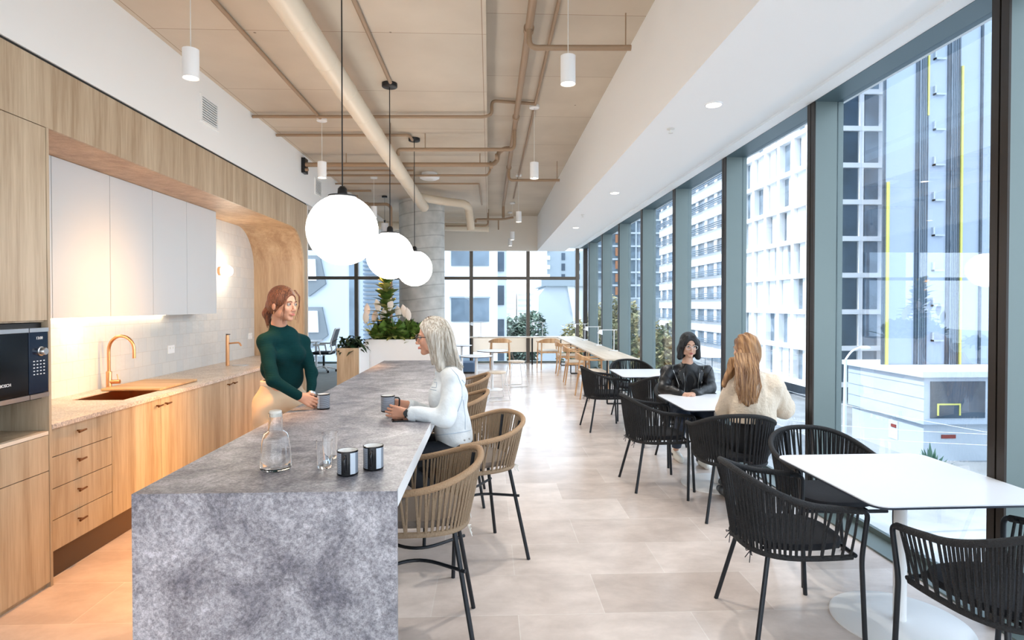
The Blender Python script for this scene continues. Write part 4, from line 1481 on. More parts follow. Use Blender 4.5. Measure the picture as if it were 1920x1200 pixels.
def mug(p, rot, label, tilt=None):
    o = thing('mug', label, 'mug', p, 'striped enamel style mugs on the island')
    r, h = 0.041, 0.098
    b = MB().lathe([(r - .002, 0.003), (r, 0.008), (r, h - 0.004)], p, 36, close=False)
    b.build('mug_body', M['mug'], o, True)
    MB().lathe([(0, 0), (r - 0.003, 0.0), (r + 0.0008, 0.004), (r + 0.0008, 0.009)], p, 36, close=False).lathe([(r + 0.001, h - 0.005), (r + 0.001, h), (r - 0.002, h + 0.001)], p, 36, close=False).build('dark_rims', M['mug_black'], o, True)
    MB().lathe([(r - 0.002, h), (r - 0.004, h - 0.003), (r - 0.005, 0.01), (0, 0.008)], p, 36, close=False).build('inner_glaze', M['mug_white'], o, True)
    P = Vector(p)
    # black panel behind the handle
    pa = MB()
    vs_, fs = [], []
    for i in range(9):
        a = -0.42 + 0.84 * i / 8 + rot
        for z in (0.004, h - 0.002):
            vs_.append(P + Vector(((r + 0.0012) * math.cos(a), (r + 0.0012) * math.sin(a), z)))
    for i in range(8):
        fs.append((i * 2, i * 2 + 2, i * 2 + 3, i * 2 + 1))
    pa.add(vs_, fs).build('black_band', M['mug_black'], o, True)
    vs_, fs = [], []
    for i in range(9):
        a = 0.42 + 0.55 * i / 8 + rot
        for z in (0.009, h - 0.005):
            vs_.append(P + Vector(((r + 0.0010) * math.cos(a), (r + 0.0010) * math.sin(a), z)))
    for i in range(8):
        fs.append((i * 2, i * 2 + 2, i * 2 + 3, i * 2 + 1))
    MB().add(vs_, fs).build('pale_band', mat('pale_grey_glaze', S(196, 204, 214), .25), o, True)
    d = Vector((math.cos(rot), math.sin(rot), 0))
    MB().tube(fillet([P + d * (r - 0.002) + Vector((0, 0, 0.082)), P + d * (r + 0.03) + Vector((0, 0, 0.082)), P + d * (r + 0.028) + Vector((0, 0, 0.024)), P + d * (r - 0.002) + Vector((0, 0, 0.02))], 0.02), 0.0048, 10).build('handle', M['mug_black'], o, True)
    return o


ZI = 0.9205
q = A(651, 890, 2.37)
mug((q.x, q.y, ZI), -PI / 2 + .05, 'striped mug with black handle toward the camera, left one of the pair by the glasses')
q = A(699.5, 881, 2.45)
mug((q.x, q.y, ZI), -PI / 2 + .05, 'striped mug with black handle toward the camera, right one of the pair by the glasses')
q = A(606, 763, 3.87)
MUG1 = Vector((q.x, q.y, ZI))
mug(MUG1, PI + 0.25, 'striped mug on the island held by the woman in green')
MUG2 = A(727, 772, 3.58)
MUG2.z = 0.955
mug(MUG2, 0.35, 'striped mug held in the hands of the blonde woman')


def glassware(name, label, cat, prof_out, prof_in, p, group=None):
    o = thing(name, label, cat, p, group)
    MB().lathe(prof_out + prof_in, p, 48, close=False).build('glass_body', M['glass'], o, True)
    return o


p = (-0.885, TY(-.885, 2.45), ZI)
ca = glassware('carafe', 'clear glass water carafe with a stopper on the island', 'carafe',
               [(0, 0), (0.056, 0.0), (0.062, 0.006), (0.060, 0.06), (0.053, 0.125), (0.046, 0.148), (0.030, 0.160), (0.0275, 0.17), (0.0275, 0.232)],
               [(0.0255, 0.232), (0.0255, 0.17), (0.028, 0.157), (0.044, 0.145), (0.051, 0.122), (0.058, 0.06), (0.059, 0.012), (0.052, 0.006), (0, 0.006)], p)
MB().lathe([(0.0, 0.218), (0.0245, 0.218), (0.0245, 0.24), (0.022, 0.243), (0, 0.243)], p, 32, close=False).build('stopper', mat('frosted_stopper', S(214, 208, 198), 0.5), ca, True)
for (px, py, d, lab) in ((608, 879, 2.47, 'clear water glass beside the left mug, front one'), (618, 866, 2.62, 'clear water glass standing just behind the front one')):
    q = A(px, py, d)
    glassware('water_glass', lab, 'glass', [(0, 0), (0.027, 0), (0.029, 0.004), (0.034, 0.115)], [(0.0325, 0.115), (0.028, 0.012), (0, 0.012)], (q.x, q.y, ZI), 'clear water glasses on the island')
ph = thing('mobile_phone', 'black phone lying on the island under the blonde woman\'s hands', 'phone', (-0.53, 3.36, ZI))
MB().prism([(x * math.cos(.25) - y * math.sin(.25) - 0.50, x * math.sin(.25) + y * math.cos(.25) + 3.50) for x, y in rounded(-0.072, 0.072, -0.037, 0.037, 0.01)], 'z', ZI, ZI + 0.007).build('case', M['black_metal'], ph)
MB().prism([(x * math.cos(.25) - y * math.sin(.25) - 0.50, x * math.sin(.25) + y * math.cos(.25) + 3.50) for x, y in rounded(-0.069, 0.069, -0.034, 0.034, 0.008)], 'z', ZI + 0.007, ZI + 0.0078).build('screen', M['black_glass'], ph)

# ================================================================== OUTSIDE
ZG = -7.0
M['asphalt'] = mat('pale_asphalt', S(150, 156, 160), 0.9, var=0.2, vscale=0.4, coords='Object')
M['facade_white'] = mat('white_facade', S(232, 234, 236), 0.7)
M['facade_pale'] = mat('pale_blue_facade', S(192, 202, 210), 0.7)
M['tower_wall'] = mat('blue_white_cladding', S(160, 176, 196), 0.6)
M['podium_wall'] = mat('cool_white_panel', S(172, 186, 202), 0.7)
M['facade_grey'] = mat('grey_facade', S(152, 164, 172), 0.7)
M['glassy'] = mat('blue_facade_glass', S(112, 128, 142), 0.2, 0.0, 0.4, var=0.35, vscale=0.6)
M['glass_dark'] = mat('dark_facade_glass', S(62, 78, 94), 0.2, 0.0, 0.4, var=0.3, vscale=0.5)
M['yellow'] = mat('yellow_fin', S(200, 200, 110), 0.6)
M['louvre'] = mat('grey_louvre', S(104, 122, 140), 0.5)
M['brickw'] = mat('white_painted_brick', S(178, 190, 202), 0.8, bump=0.3, bscale=3)
M['terracotta'] = mat('terracotta_panel', S(150, 104, 88), 0.8)
M['bark'] = mat('tree_bark', S(110, 92, 76), 0.9)
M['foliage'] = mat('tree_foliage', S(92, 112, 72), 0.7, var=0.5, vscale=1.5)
M['foliage_gold'] = mat('blossoming_foliage', S(216, 198, 150), 0.7, var=0.45, vscale=1.2, col2=S(112, 124, 82))
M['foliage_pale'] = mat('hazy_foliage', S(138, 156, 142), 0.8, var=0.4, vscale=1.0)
M['agave'] = mat('agave_blade', S(50, 86, 72), 0.5)
M['wire'] = mat('pale_cable', S(206, 214, 220), 0.6)

gr = MB().box(-160, 240, -40, 420, ZG - 0.5, ZG).build('ground_street', M['asphalt'])
gr['kind'] = 'structure'
gr.name = 'ground'


def W3(X, d, z):
    return (X, TY(X, d), z)


# --- A: near tower with yellow fins above a white podium
pod = thing('podium_building', 'white podium building with a dark street window across the road', 'building', (29, 34, ZG))
MB().box(23.6, 42, 31.2, 38, -4.9, -2.3).build('upper_box', M['podium_wall'], pod)
MB().box(23.3, 42, 30.9, 38.2, -2.3, -2.0).build('roof_slab', M['facade_pale'], pod)
MB().box(23.9, 42, 31.6, 38, ZG, -4.9).build('brick_base', M['brickw'], pod)
MB().box(23.95, 27.0, 31.14, 31.22, -4.55, -2.55).build('street_window', M['glass_dark'], pod)
pj = MB()
for z in (-4.2, -3.5, -2.8):
    pj.box(23.57, 23.61, 31.2, 38, z, z + 0.03)
pj.build('panel_joints', M['facade_grey'], pod)
MB().box(23.86, 23.92, 33.6, 34.4, -6.3, -5.2).build('service_door', M['facade_pale'], pod)
MB().box(23.82, 23.86, 33.72, 34.15, -5.6, -5.42).build('red_sign', mat('red_brown_sign', S(130, 56, 50), .6), pod)
MB().box(24.9, 25.7, 31.55, 31.6, -5.75, -5.55).build('red_sign', mat('red_brown_sign_b', S(130, 56, 50), .6), pod)
MB().box(24.3, 25.6, 31.10, 31.16, -3.83, -3.75).box(24.3, 24.38, 31.10, 31.16, -4.4, -3.83).box(25.52, 25.6, 31.10, 31.16, -4.4, -3.83).build('yellow_frame', M['yellow'], pod)
tw = thing('tower_building', 'pale tower with vertical grey strips and yellow fins', 'building', (30, 36, -2.0))
MB().prism([(23.9, 34.9), (40, 34.9), (40, 46), (31.6, 46)], 'z', -1.99, 34).build('wall', M['tower_wall'], tw)
st1, st2, yl, ac = MB(), MB(), MB(), MB()
D = 35.9


def XP(px, d=D):
    return (px - 917) * d / 1110


for (a, b) in ((1712, 1716), (1730, 1735), (1772, 1777), (1792, 1796), (1836, 1840)):
    st1.box(XP(a), XP(b), 34.80, 34.92, -2, 34)
for base in (1718, 1778):
    for k in range(4):
        st2.box(XP(base + k * 3.2), XP(base + k * 3.2 + 1.4), 34.72, 34.92, -2, 34)
yl.box(XP(1657), XP(1660), 34.7, 34.92, -2, 9).box(XP(1732), XP(1734.5), 34.7, 34.80, 13, 34).box(XP(1797), XP(1800), 34.7, 34.92, -2, 16)
st1.box(XP(1650), XP(1655), 34.85, 34.95, -2, 34)
for z in range(-1, 16, 1):
    zz = -0.6 + z * 2.12
    ac.box(XP(1745), XP(1766), 34.70, 34.92, zz, zz + 0.10).box(XP(1745), XP(1747), 34.70, 34.92, zz, zz + 0.55)
st1.build('dark_glazing_strip', M['glass_dark'], tw)
st2.build('grey_blades', M['louvre'], tw)
yl.build('yellow_fin', M['yellow'], tw)
ac.build('service_ledges', M['podium_wall'], tw)

# --- B: white gridded block
gb = thing('gridded_building', 'white gridded apartment block with deep square windows', 'building', (32, 58, ZG))
MB().box(28.4, 37, 51.2, 66, -5.4, 30).build('core', M['glassy'], gb)
MB().box(29.5, 37, 52.0, 66, ZG, -5.4).build('base', M['glass_dark'], gb)
gw = MB()
fh = 3.2
nz = 11
for k in range(nz + 1):
    z = -5.6 + k * fh
    gw.box(28.0, 37, 50.6, 51.3, z, z + 0.42)
    gw.box(27.8, 28.5, 50.6, 66, z, z + 0.42)
x = 28.0
gw.box(28.0, 34.8, 50.95, 51.25, -5.6, 30)
for xx in (28.0, 30.4, 32.3, 34.6):
    gw.box(xx + .03, xx + (0.4 if xx != 28.0 else 0.5), 50.64, 51.3, -5.58, 30)
for yy in (50.6, 53.2, 55.9, 58.6, 61.3, 64.0, 65.8):
    gw.box(27.85, 28.45, yy + .03, yy + 0.55, -5.58, 30)
gw.build('white_grid', M['facade_white'], gb)
wp_ = MB()
rnd = random.Random(3)
for k in range(nz):
    z = -5.6 + k * fh
    for yy in (50.6, 53.2, 55.9, 58.6, 61.3, 64.0):
        w_ = rnd.uniform(0.8, 1.7)
        o_ = rnd.choice((0.55, 2.6 - w_ - 0.0))
        wp_.box(28.2, 28.42, yy + o_, yy + o_ + w_, z + 0.42, z + fh)
    wp_
wp_.build('white_infill_panels', M['facade_white'], gb)
for k in range(nz):
    z = -5.6 + k * fh
    MB().box(30.85, 32.25, 50.80, 50.96, z + 0.45, z + 3.15).build('window', M['glass_dark'], gb)
    MB().box(28.9, 30.2, 50.80, 50.96, z + 0.45, z + 3.15).box(32.9, 34.1, 50.80, 50.96, z + 0.45, z + 3.15).build('window', M['glassy'], gb)

# --- C: banded block with louvres
bb = thing('banded_building', 'long white office block with stacked horizontal louvre bands', 'building', (38, 98, ZG))
MB().box(34.4, 44, 79, 117, ZG, 40).build('glazing', M['glassy'], bb)
wb, lv = MB(), MB()
for k in range(13):
    z = -6.0 + k * 3.5
    wb.box(34.0, 44, 78.6, 117.2, z, z + 1.55)
    for j in range(3):
        lv.box(33.3, 33.6, 78.4, 117.4, z + 1.75 + j * 0.28, z + 1.85 + j * 0.28)
    for yy in range(80, 117, 4):
        wb.box(34.25, 34.4, yy, yy + 1.1, z + 1.5, z + 3.5)
wb.build('white_bands', M['facade_white'], bb)
lv.build('louvres', M['louvre'], bb)

# --- D: blue tower with balconies far along
bt_ = thing('glass_tower', 'distant blue grey glass tower behind the blossoming tree', 'building', (38, 150, ZG))
MB().box(22, 46, 140, 160, 3, 42).build('glazing', M['glassy'], bt_)
sl = MB()
for k in range(13):
    sl.box(21.6, 46, 139.6, 160, 3 + k * 3.1, 3.4 + k * 3.1)
for k in range(8):
    sl.box(22 + k * 3.2, 22.3 + k * 3.2, 139.7, 140, 3, 42)
sl.build('slab_edges', M['facade_pale'], bt_)
tc_ = MB()
rnd = random.Random(8)
for k in range(10):
    tc_.box(30, 31.8, 139.5, 139.9, 4 + k * 3.1, 5.9 + k * 3.1)
tc_.build('copper_panels', mat('copper_panel', S(170, 110, 70), .6), bt_)
MB().box(18, 60, 130, 160, ZG, 3).build('podium', M['facade_grey'], bt_)


# --- E: seen through the end glazing
fb = thing('faceted_building', 'pale building with angular hexagonal window surrounds, far left', 'building', (-13, 33, ZG))
MB().box(-17, -7.2, 31, 40, ZG, 10).build('wall', M['facade_pale'], fb)
hx, hg_, hs = MB(), MB(), MB()
for (cx_, cz) in ((-9.3, 0.55), (-9.3, -2.0), (-9.4, 3.2), (-12.4, 0.55), (-12.4, 3.2), (-12.4, -2.0)):
    hx.prism([(cx_ - 1.0, cz - 0.65), (cx_ + 0.15, cz - 1.15), (cx_ + 1.0, cz - 0.5), (cx_ + 0.7, cz + 0.95), (cx_ - 0.55, cz + 0.95)], 'y', 30.8, 31.05)
    hg_.prism([(cx_ - 0.35, cz - 0.35), (cx_ + 0.55, cz - 0.35), (cx_ + 0.5, cz + 0.75), (cx_ - 0.1, cz + 0.75)], 'y', 30.7, 30.82)
    hs.prism([(cx_ - 0.95, cz - 0.60), (cx_ - 0.35, cz - 0.30), (cx_ - 0.1, cz + 0.8), (cx_ - 0.5, cz + 0.9)], 'y', 30.74, 30.82)
hx.build('window_surround', mat('mid_grey_cladding', S(120, 128, 134), .7), fb)
hg_.build('window', M['facade_white'], fb)
hs.build('reveal', M['glassy'], fb)
lb2 = thing('louvred_building', 'grey building front covered in horizontal blinds, behind the tall plants', 'building', (-5.6, 30, ZG))
MB().box(-7.1, -4.3, 29.6, 40, ZG, 10).build('wall', M['facade_pale'], lb2)
MB().box(-6.9, -6.45, 29.5, 29.62, -6, 9).build('window_strip', M['glassy'], lb2)
lv = MB()
for k in range(60):
    lv.box(-6.2, -4.4, 29.42, 29.56, -3.5 + k * 0.2, -3.42 + k * 0.2)
lv.build('blinds', M['louvre'], lb2)
wbld = thing('white_building', 'white rendered building with paired grey windows past the column', 'building', (-1, 34, ZG))
MB().box(-4.2, 0.45, 31.5, 42, ZG, 12).build('wall', M['facade_white'], wbld)
for (zc) in (4.3, 1.35, -1.75):
    wn = MB().box(-2.0, 0.0, 31.4, 31.52, zc - 0.62 if zc > 0 else zc - .95, zc + 0.62).build('window', M['glassy'], wbld)
    MB().box(-2.08, 0.06, 31.36, 31.5, zc + 0.62, zc + 0.70).box(-1.05, -0.98, 31.36, 31.45, zc - 0.62, zc + 0.62).build('window_frame', M['facade_grey'], wbld)
MB().box(0.45, 1.0, 33.5, 40, ZG, 12).build('side_wing', M['facade_pale'], wbld)
sw = MB()
for k in range(9):
    sw.box(0.50, 0.85, 33.4, 33.52, -6 + k * 1.9, -4.9 + k * 1.9)
sw.build('small_windows', M['glass_dark'], wbld)

rnd = random.Random(12)
xs_ = -20
for i in range(9):
    wdt = rnd.uniform(6, 11)
    hgt = rnd.uniform(3, 9)
    b = thing('distant_building', 'hazy distant city block number', 'building', (xs_ + wdt / 2, 235, ZG), 'hazy distant city blocks')
    b['label'] = 'hazy pale city block on the far skyline, %s from the left' % ('first', 'second', 'third', 'fourth', 'fifth', 'sixth', 'seventh', 'eighth', 'ninth')[i]
    MB().box(xs_, xs_ + wdt - 0.6, 230 + (i % 3) * 6, 250, ZG, hgt).build('wall', M['facade_white'], b)
    wn = MB()
    for k in range(5):
        wn.box(xs_ + 0.5, xs_ + wdt - 1.1, 229.8 + (i % 3) * 6, 230 + (i % 3) * 6, hgt - 1.2 - k * 2.2, hgt - 0.3 - k * 2.2)
    wn.build('windows', M['facade_pale'], b)
    xs_ += wdt

rb = thing('residential_tower', 'grey blue residential tower with white balconies beyond the end windows', 'building', (11, 88, ZG))
MB().box(8.3, 14.2, 84, 96, ZG, 9.3).build('wall', M['facade_grey'], rb)
ba = MB()
for k in range(8):
    ba.box(6.9, 8.6, 83.4, 84.6, 0.2 + k * 1.3, 0.75 + k * 1.3)
ba.build('balconies', M['facade_white'], rb)
wn = MB()
for k in range(6):
    wn.box(10.3, 10.8, 83.9, 84.05, 0.5 + k * 1.5, 1.5 + k * 1.5).box(12.3, 12.9, 83.9, 84.05, 0.5 + k * 1.5, 1.5 + k * 1.5)
wn.build('windows', M['glass_dark'], rb)
mb_ = thing('sloping_building', 'low pale building with a slanting white rib beyond the end windows', 'building', (7, 52, ZG))
MB().prism([(3.9, ZG), (9.6, ZG), (9.6, 3.2), (5.0, 3.4), (4.2, 2.4)], 'y', 50, 58).build('wall', M['facade_pale'], mb_)
MB().prism([(6.6, 3.2), (7.2, 3.2), (8.8, -4.5), (8.1, -4.5)], 'y', 49.8, 50.1).build('slanting_rib', M['facade_white'], mb_)
MB().box(4.4, 9.7, 49.6, 58, 3.2, 3.75).build('roof_band', M['facade_grey'], mb_)


def tree(name, label, base, trunk_h, crown, nleaf, m, ls=0.4, seed=1, group=None, lobes=9):
    o = thing(name, label, 'tree', base, group)
    r_ = random.Random(seed)
    B = Vector(base)
    tb = MB().tube([B, B + Vector((0.1, 0, trunk_h)), B + Vector((0, 0.1, trunk_h + crown[2] * 0.7))], [0.28, 0.2, 0.08], 8)
    for k in range(6):
        a = r_.uniform(0, 2 * PI)
        tb.tube([B + Vector((0, 0, trunk_h * (0.8 + .06 * k))), B + Vector((math.cos(a) * crown[0] * .6, math.sin(a) * crown[1] * .6, trunk_h + crown[2] * r_.uniform(.3, 1.2)))], [0.12, 0.03], 6)
    tb.build('trunk', M['bark'], o, True)
    cen = B + Vector((0, 0, trunk_h + crown[2]))
    lob = []
    for k in range(lobes):
        d = Vector((r_.gauss(0, 1), r_.gauss(0, 1), r_.gauss(0, 0.8))).normalized()
        lob.append((cen + Vector((d.x * crown[0] * .55, d.y * crown[1] * .55, d.z * crown[2] * .6)), r_.uniform(0.35, 0.6)))
    lf = MB()
    for k in range(nleaf):
        c, s = r_.choice(lob)
        d = Vector((r_.gauss(0, 1), r_.gauss(0, 1), r_.gauss(0, 1))).normalized() * r_.uniform(0.75, 1.05)
        p = c + Vector((d.x * crown[0] * s, d.y * crown[1] * s, d.z * crown[2] * s))
        lf.leaf(p, (r_.uniform(-1, 1), r_.uniform(-1, 1), r_.uniform(-.4, .8)), ls * r_.uniform(.7, 1.3), ls * 0.6, 0.2, seg=2)
    lf.build('crown', m, o)
    return o


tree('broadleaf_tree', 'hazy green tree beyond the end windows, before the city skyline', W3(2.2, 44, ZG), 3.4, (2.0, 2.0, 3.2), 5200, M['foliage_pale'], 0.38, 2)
tree('broadleaf_tree', 'small green tree low beyond the end windows', W3(2.1, 28.5, ZG), 1.5, (1.2, 1.3, 1.3), 3000, M['foliage'], 0.3, 3)
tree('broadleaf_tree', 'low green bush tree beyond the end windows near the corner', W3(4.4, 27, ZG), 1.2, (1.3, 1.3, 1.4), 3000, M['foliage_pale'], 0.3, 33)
tree('blossom_tree', 'golden blossoming tree at the corner, seen through both glass walls', W3(6.9, 40, ZG), 3.0, (2.1, 2.2, 2.7), 4600, M['foliage_gold'], 0.36, 4)
tree('blossom_tree', 'tall golden tipped tree beside the side windows, left one', W3(9.6, 42, ZG), 2.8, (2.6, 2.4, 3.1), 6000, M['foliage_gold'], 0.4, 5)
tree('blossom_tree', 'golden tipped tree beside the side windows, right one', W3(11.2, 39, ZG), 2.8, (2.2, 2.4, 3.0), 5400, M['foliage_gold'], 0.4, 6)
tree('shrub', 'pale flowering shrub at the foot of the podium building', W3(26.2, 30.0, ZG), 0.3, (0.55, 0.7, 1.05), 1800, M['foliage_gold'], 0.2, 7)

ag = thing('agave_plant', 'spiky dark green agave on the verge below the window', 'plant', W3(22.0, 29.4, ZG))
am = MB()
rnd = random.Random(9)
for k in range(46):
    a = rnd.uniform(0, 2 * PI)
    el = rnd.uniform(0.1, 1.4)
    am.leaf(Vector(W3(22.0, 29.4, -6.9)), (math.cos(a) * math.cos(el), math.sin(a) * math.cos(el), math.sin(el)), rnd.uniform(1.2, 1.75), 0.2, 0.05, seg=3)
am.build('spiky_blades', M['agave'], ag)
MB().lathe([(0.3, -0.1), (0.2, 0.25)], W3(22.0, 29.4, ZG + 0.1), 12).build('trunk', M['bark'], ag, True)

lp = thing('street_lamp', 'slim grey street lamp with a curved arm across the road', 'street lamp', W3(13.2, 22, ZG))
q = A(1585, 674, 22)
MB().tube([W3(13.2, 22, ZG), (q.x, q.y, q.z)], [0.11, 0.05], 10).build('pole', M['facade_pale'], lp, True)
q2 = A(1612, 651, 22)
MB().tube(fillet([q, A(1596, 658, 22), q2], 0.25), 0.035, 8).build('arm', M['facade_white'], lp, True)
MB().ball(A(1620, 652, 22), (0.22, 0.12, 0.07)).build('lamp_head', M['facade_white'], lp, True)
for (a, b, da, db, lab) in (((1390, 775), (1838, 815), 26, 14, 'power line sagging across the street, lower one'), ((1390, 755), (1838, 795), 26, 14.5, 'power line sagging across the street, middle one'), ((1390, 690), (1838, 790), 27, 15, 'power line crossing the street, upper steep one'), ((1390, 748), (1838, 900), 25, 14, 'power line dropping toward the agave')):
    p0, p1 = A(a[0], a[1], da), A(b[0], b[1], db)
    p0 = p0 + (p0 - p1) * 0.6
    p1 = p1 + (p1 - p0) * 0.2
    pts = [p0.lerp(p1, k / 12) - Vector((0, 0, 0.5 * math.sin(PI * k / 12))) for k in range(13)]
    w_ = MB().tube(pts, 0.007, 5).build('power_line', M['wire'])
    tag(w_, lab, 'cable', 'power lines over the street')
# umbrellas down on the terrace
for (px, py, d, lab) in ((1335, 668, 46, 'white cafe umbrella down on the far terrace, right one'), (1322, 664, 52, 'white cafe umbrella down on the far terrace, left one')):
    p = A(px, py, d)
    o = thing('terrace_umbrella', lab, 'umbrella', (p.x, p.y, ZG), 'cafe umbrellas on the terrace')
    MB().lathe([(1.3, 0), (0.0, 0.7)], (p.x, p.y, p.z), 8, close=False).build('canopy', M['facade_white'], o)
    MB().tube([(p.x, p.y, ZG), (p.x, p.y, p.z + 0.65)], 0.03, 6).build('pole', M['louvre'], o)

# ================================================================== PEOPLE
def V3(*a):
    return np.array(a, dtype=float)


def nrm(a):
    a = np.array(a, dtype=float)
    return a / (np.linalg.norm(a) + 1e-12)


def cone(a, b, ra, rb, n=None, k=1.0, op='+', s=None):
    return dict(t='c', a=np.array(tuple(a), float), b=np.array(tuple(b), float), ra=ra, rb=rb, n=None if n is None else nrm(n), k=k, op=op, s=s)


def ell(c, r, ax=None, op='+', s=None):
    """ellipsoid, r along the rows of ax"""
    return dict(t='e', c=np.array(tuple(c), float), r=np.array(r, float), ax=np.eye(3) if ax is None else np.array(ax, float), op=op, s=s)


def sdf_mesh(prims, h, k=0.02, clips=(), disp=None, grow=0.0):
    lo, hi = [], []
    for p in prims:
        if p['op'] != '+':
            continue
        if p['t'] == 'c':
            r = max(p['ra'], p['rb']) + grow
            lo.append(np.minimum(p['a'], p['b']) - r)
            hi.append(np.maximum(p['a'], p['b']) + r)
        else:
            r = p['r'].max() + grow
            lo.append(p['c'] - r)
            hi.append(p['c'] + r)
    lo, hi = np.min(lo, 0) - 3 * h - 0.01, np.max(hi, 0) + 3 * h + 0.01
    n = np.ceil((hi - lo) / h).astype(int) + 1
    D = np.full(n, 0.06, dtype=np.float32)
    ax_ = [lo[i] + h * np.arange(n[i]) for i in range(3)]
    for p in prims:
        kk = p['s'] if p['s'] is not None else k
        m = 0.03 + kk + grow
        if p['t'] == 'c':
            r = max(p['ra'], p['rb']) + m
            l_, h_ = np.minimum(p['a'], p['b']) - r, np.maximum(p['a'], p['b']) + r
        else:
            r = p['r'].max() + m
            l_, h_ = p['c'] - r, p['c'] + r
        i0 = np.clip(((l_ - lo) / h).astype(int), 0, n - 1)
        i1 = np.clip(((h_ - lo) / h).astype(int) + 2, 0, n)
        sl = tuple(slice(i0[i], i1[i]) for i in range(3))
        X, Y, Z = np.meshgrid(ax_[0][sl[0]], ax_[1][sl[1]], ax_[2][sl[2]], indexing='ij')
        P = np.stack([X, Y, Z], -1)
        if p['t'] == 'c':
            a, b = p['a'], p['b']
            pa, ba = P - a, b - a
            if p['n'] is not None:
                nn = p['n']
                pa = pa + np.tensordot(pa, nn, 1)[..., None] * nn * (p['k'] - 1)
                ba = ba + ba.dot(nn) * nn * (p['k'] - 1)
            t_ = np.clip(np.tensordot(pa, ba, 1) / max(ba.dot(ba), 1e-9), 0, 1)
            d = np.linalg.norm(pa - t_[..., None] * ba, axis=-1) - (p['ra'] + (p['rb'] - p['ra']) * t_)
            if p['n'] is not None:
                d = d / (1 + (p['k'] - 1) * 0.4)
        else:
            q = np.tensordot(P - p['c'], p['ax'].T, 1)
            k0 = np.linalg.norm(q / p['r'], axis=-1)
            k1 = np.linalg.norm(q / p['r'] ** 2, axis=-1) + 1e-9
            d = k0 * (k0 - 1) / k1
        if p['op'] == '+':
            d = d - grow
        o = D[sl]
        if p['op'] == '+':
            hh = np.clip(0.5 + 0.5 * (o - d) / kk, 0, 1)
            D[sl] = o * (1 - hh) + d * hh - kk * hh * (1 - hh)
        else:
            hh = np.clip(0.5 - 0.5 * (o + d) / kk, 0, 1)
            D[sl] = o * (1 - hh) + (-d) * hh + kk * hh * (1 - hh)
    if disp is not None or clips:
        X, Y, Z = np.meshgrid(*ax_, indexing='ij')
        if disp is not None:
            D += disp(X, Y, Z).astype(np.float32)
        for (pt, nn) in clips:
            nn = nrm(nn)
            D = np.maximum(D, ((X - pt[0]) * nn[0] + (Y - pt[1]) * nn[1] + (Z - pt[2]) * nn[2]).astype(np.float32))
    # naive surface nets
    neg = D < 0
    c = [neg[i:neg.shape[0] - 1 + i, j:neg.shape[1] - 1 + j, l:neg.shape[2] - 1 + l] for i in (0, 1) for j in (0, 1) for l in (0, 1)]
    anyn, alln = c[0].copy(), c[0].copy()
    for q in c[1:]:
        anyn |= q
        alln &= q
    I = np.argwhere(anyn & ~alln)
    idm = np.full(np.array(D.shape) - 1, -1, dtype=np.int32)
    idm[I[:, 0], I[:, 1], I[:, 2]] = np.arange(len(I))
    offs = np.array([(i, j, l) for i in (0, 1) for j in (0, 1) for l in (0, 1)])
    vals = np.stack([D[I[:, 0] + o[0], I[:, 1] + o[1], I[:, 2] + o[2]] for o in offs], 1)
    acc = np.zeros((len(I), 3))
    cnt = np.zeros(len(I))
    for a in range(8):
        for b in range(a + 1, 8):
            if np.abs(offs[a] - offs[b]).sum() != 1:
                continue
            m = (vals[:, a] < 0) != (vals[:, b] < 0)
            t_ = np.where(m, vals[:, a] / (vals[:, a] - vals[:, b] + 1e-12), 0)
            acc += np.where(m[:, None], offs[a] + t_[:, None] * (offs[b] - offs[a]), 0)
            cnt += m
    V = lo + h * (I + acc / cnt[:, None])
    F = []
    for ax in range(3):
        u, w = (ax + 1) % 3, (ax + 2) % 3
        s0 = [slice(None)] * 3
        s1 = [slice(None)] * 3
        s0[ax], s1[ax] = slice(0, -1), slice(1, None)
        A0, A1 = neg[tuple(s0)], neg[tuple(s1)]
        E = np.argwhere(A0 != A1)
        fl = A0[E[:, 0], E[:, 1], E[:, 2]]
        ok = (E[:, u] > 0) & (E[:, w] > 0) & (E[:, u] < idm.shape[u]) & (E[:, w] < idm.shape[w])
        E, fl = E[ok], fl[ok]
        eu, ew = np.zeros(3, int), np.zeros(3, int)
        eu[u], ew[w] = 1, 1
        g = lambda q: idm[q[:, 0], q[:, 1], q[:, 2]]
        quad = np.stack([g(E), g(E - eu), g(E - eu - ew), g(E - ew)], 1)
        quad[~fl] = quad[~fl][:, ::-1]
        F.append(quad)
    F = np.concatenate(F)
    F = F[(F >= 0).all(1)]
    return V, F


def sdf_obj(name, prims, m, parent, h=0.007, k=0.02, clips=(), disp=None, grow=0.0, label=None):
    V, F = sdf_mesh(prims, h, k, clips, disp, grow)
    V = V - np.array(world_loc(parent))
    me = bpy.data.meshes.new(name)
    me.vertices.add(len(V))
    me.vertices.foreach_set('co', V.astype(np.float32).ravel())
    me.loops.add(len(F) * 4)
    me.loops.foreach_set('vertex_index', F.astype(np.int32).ravel())
    me.polygons.add(len(F))
    me.polygons.foreach_set('loop_start', np.arange(0, len(F) * 4, 4, dtype=np.int32))
    me.polygons.foreach_set('loop_total', np.full(len(F), 4, dtype=np.int32))
    me.polygons.foreach_set('use_smooth', np.ones(len(F), dtype=bool))
    me.update(calc_edges=True)
    me.validate()
    me.materials.append(m)
    o = bpy.data.objects.new(name, me)
    C.objects.link(o)
    o.parent = parent
    if label:
        o['label'] = label
    return o


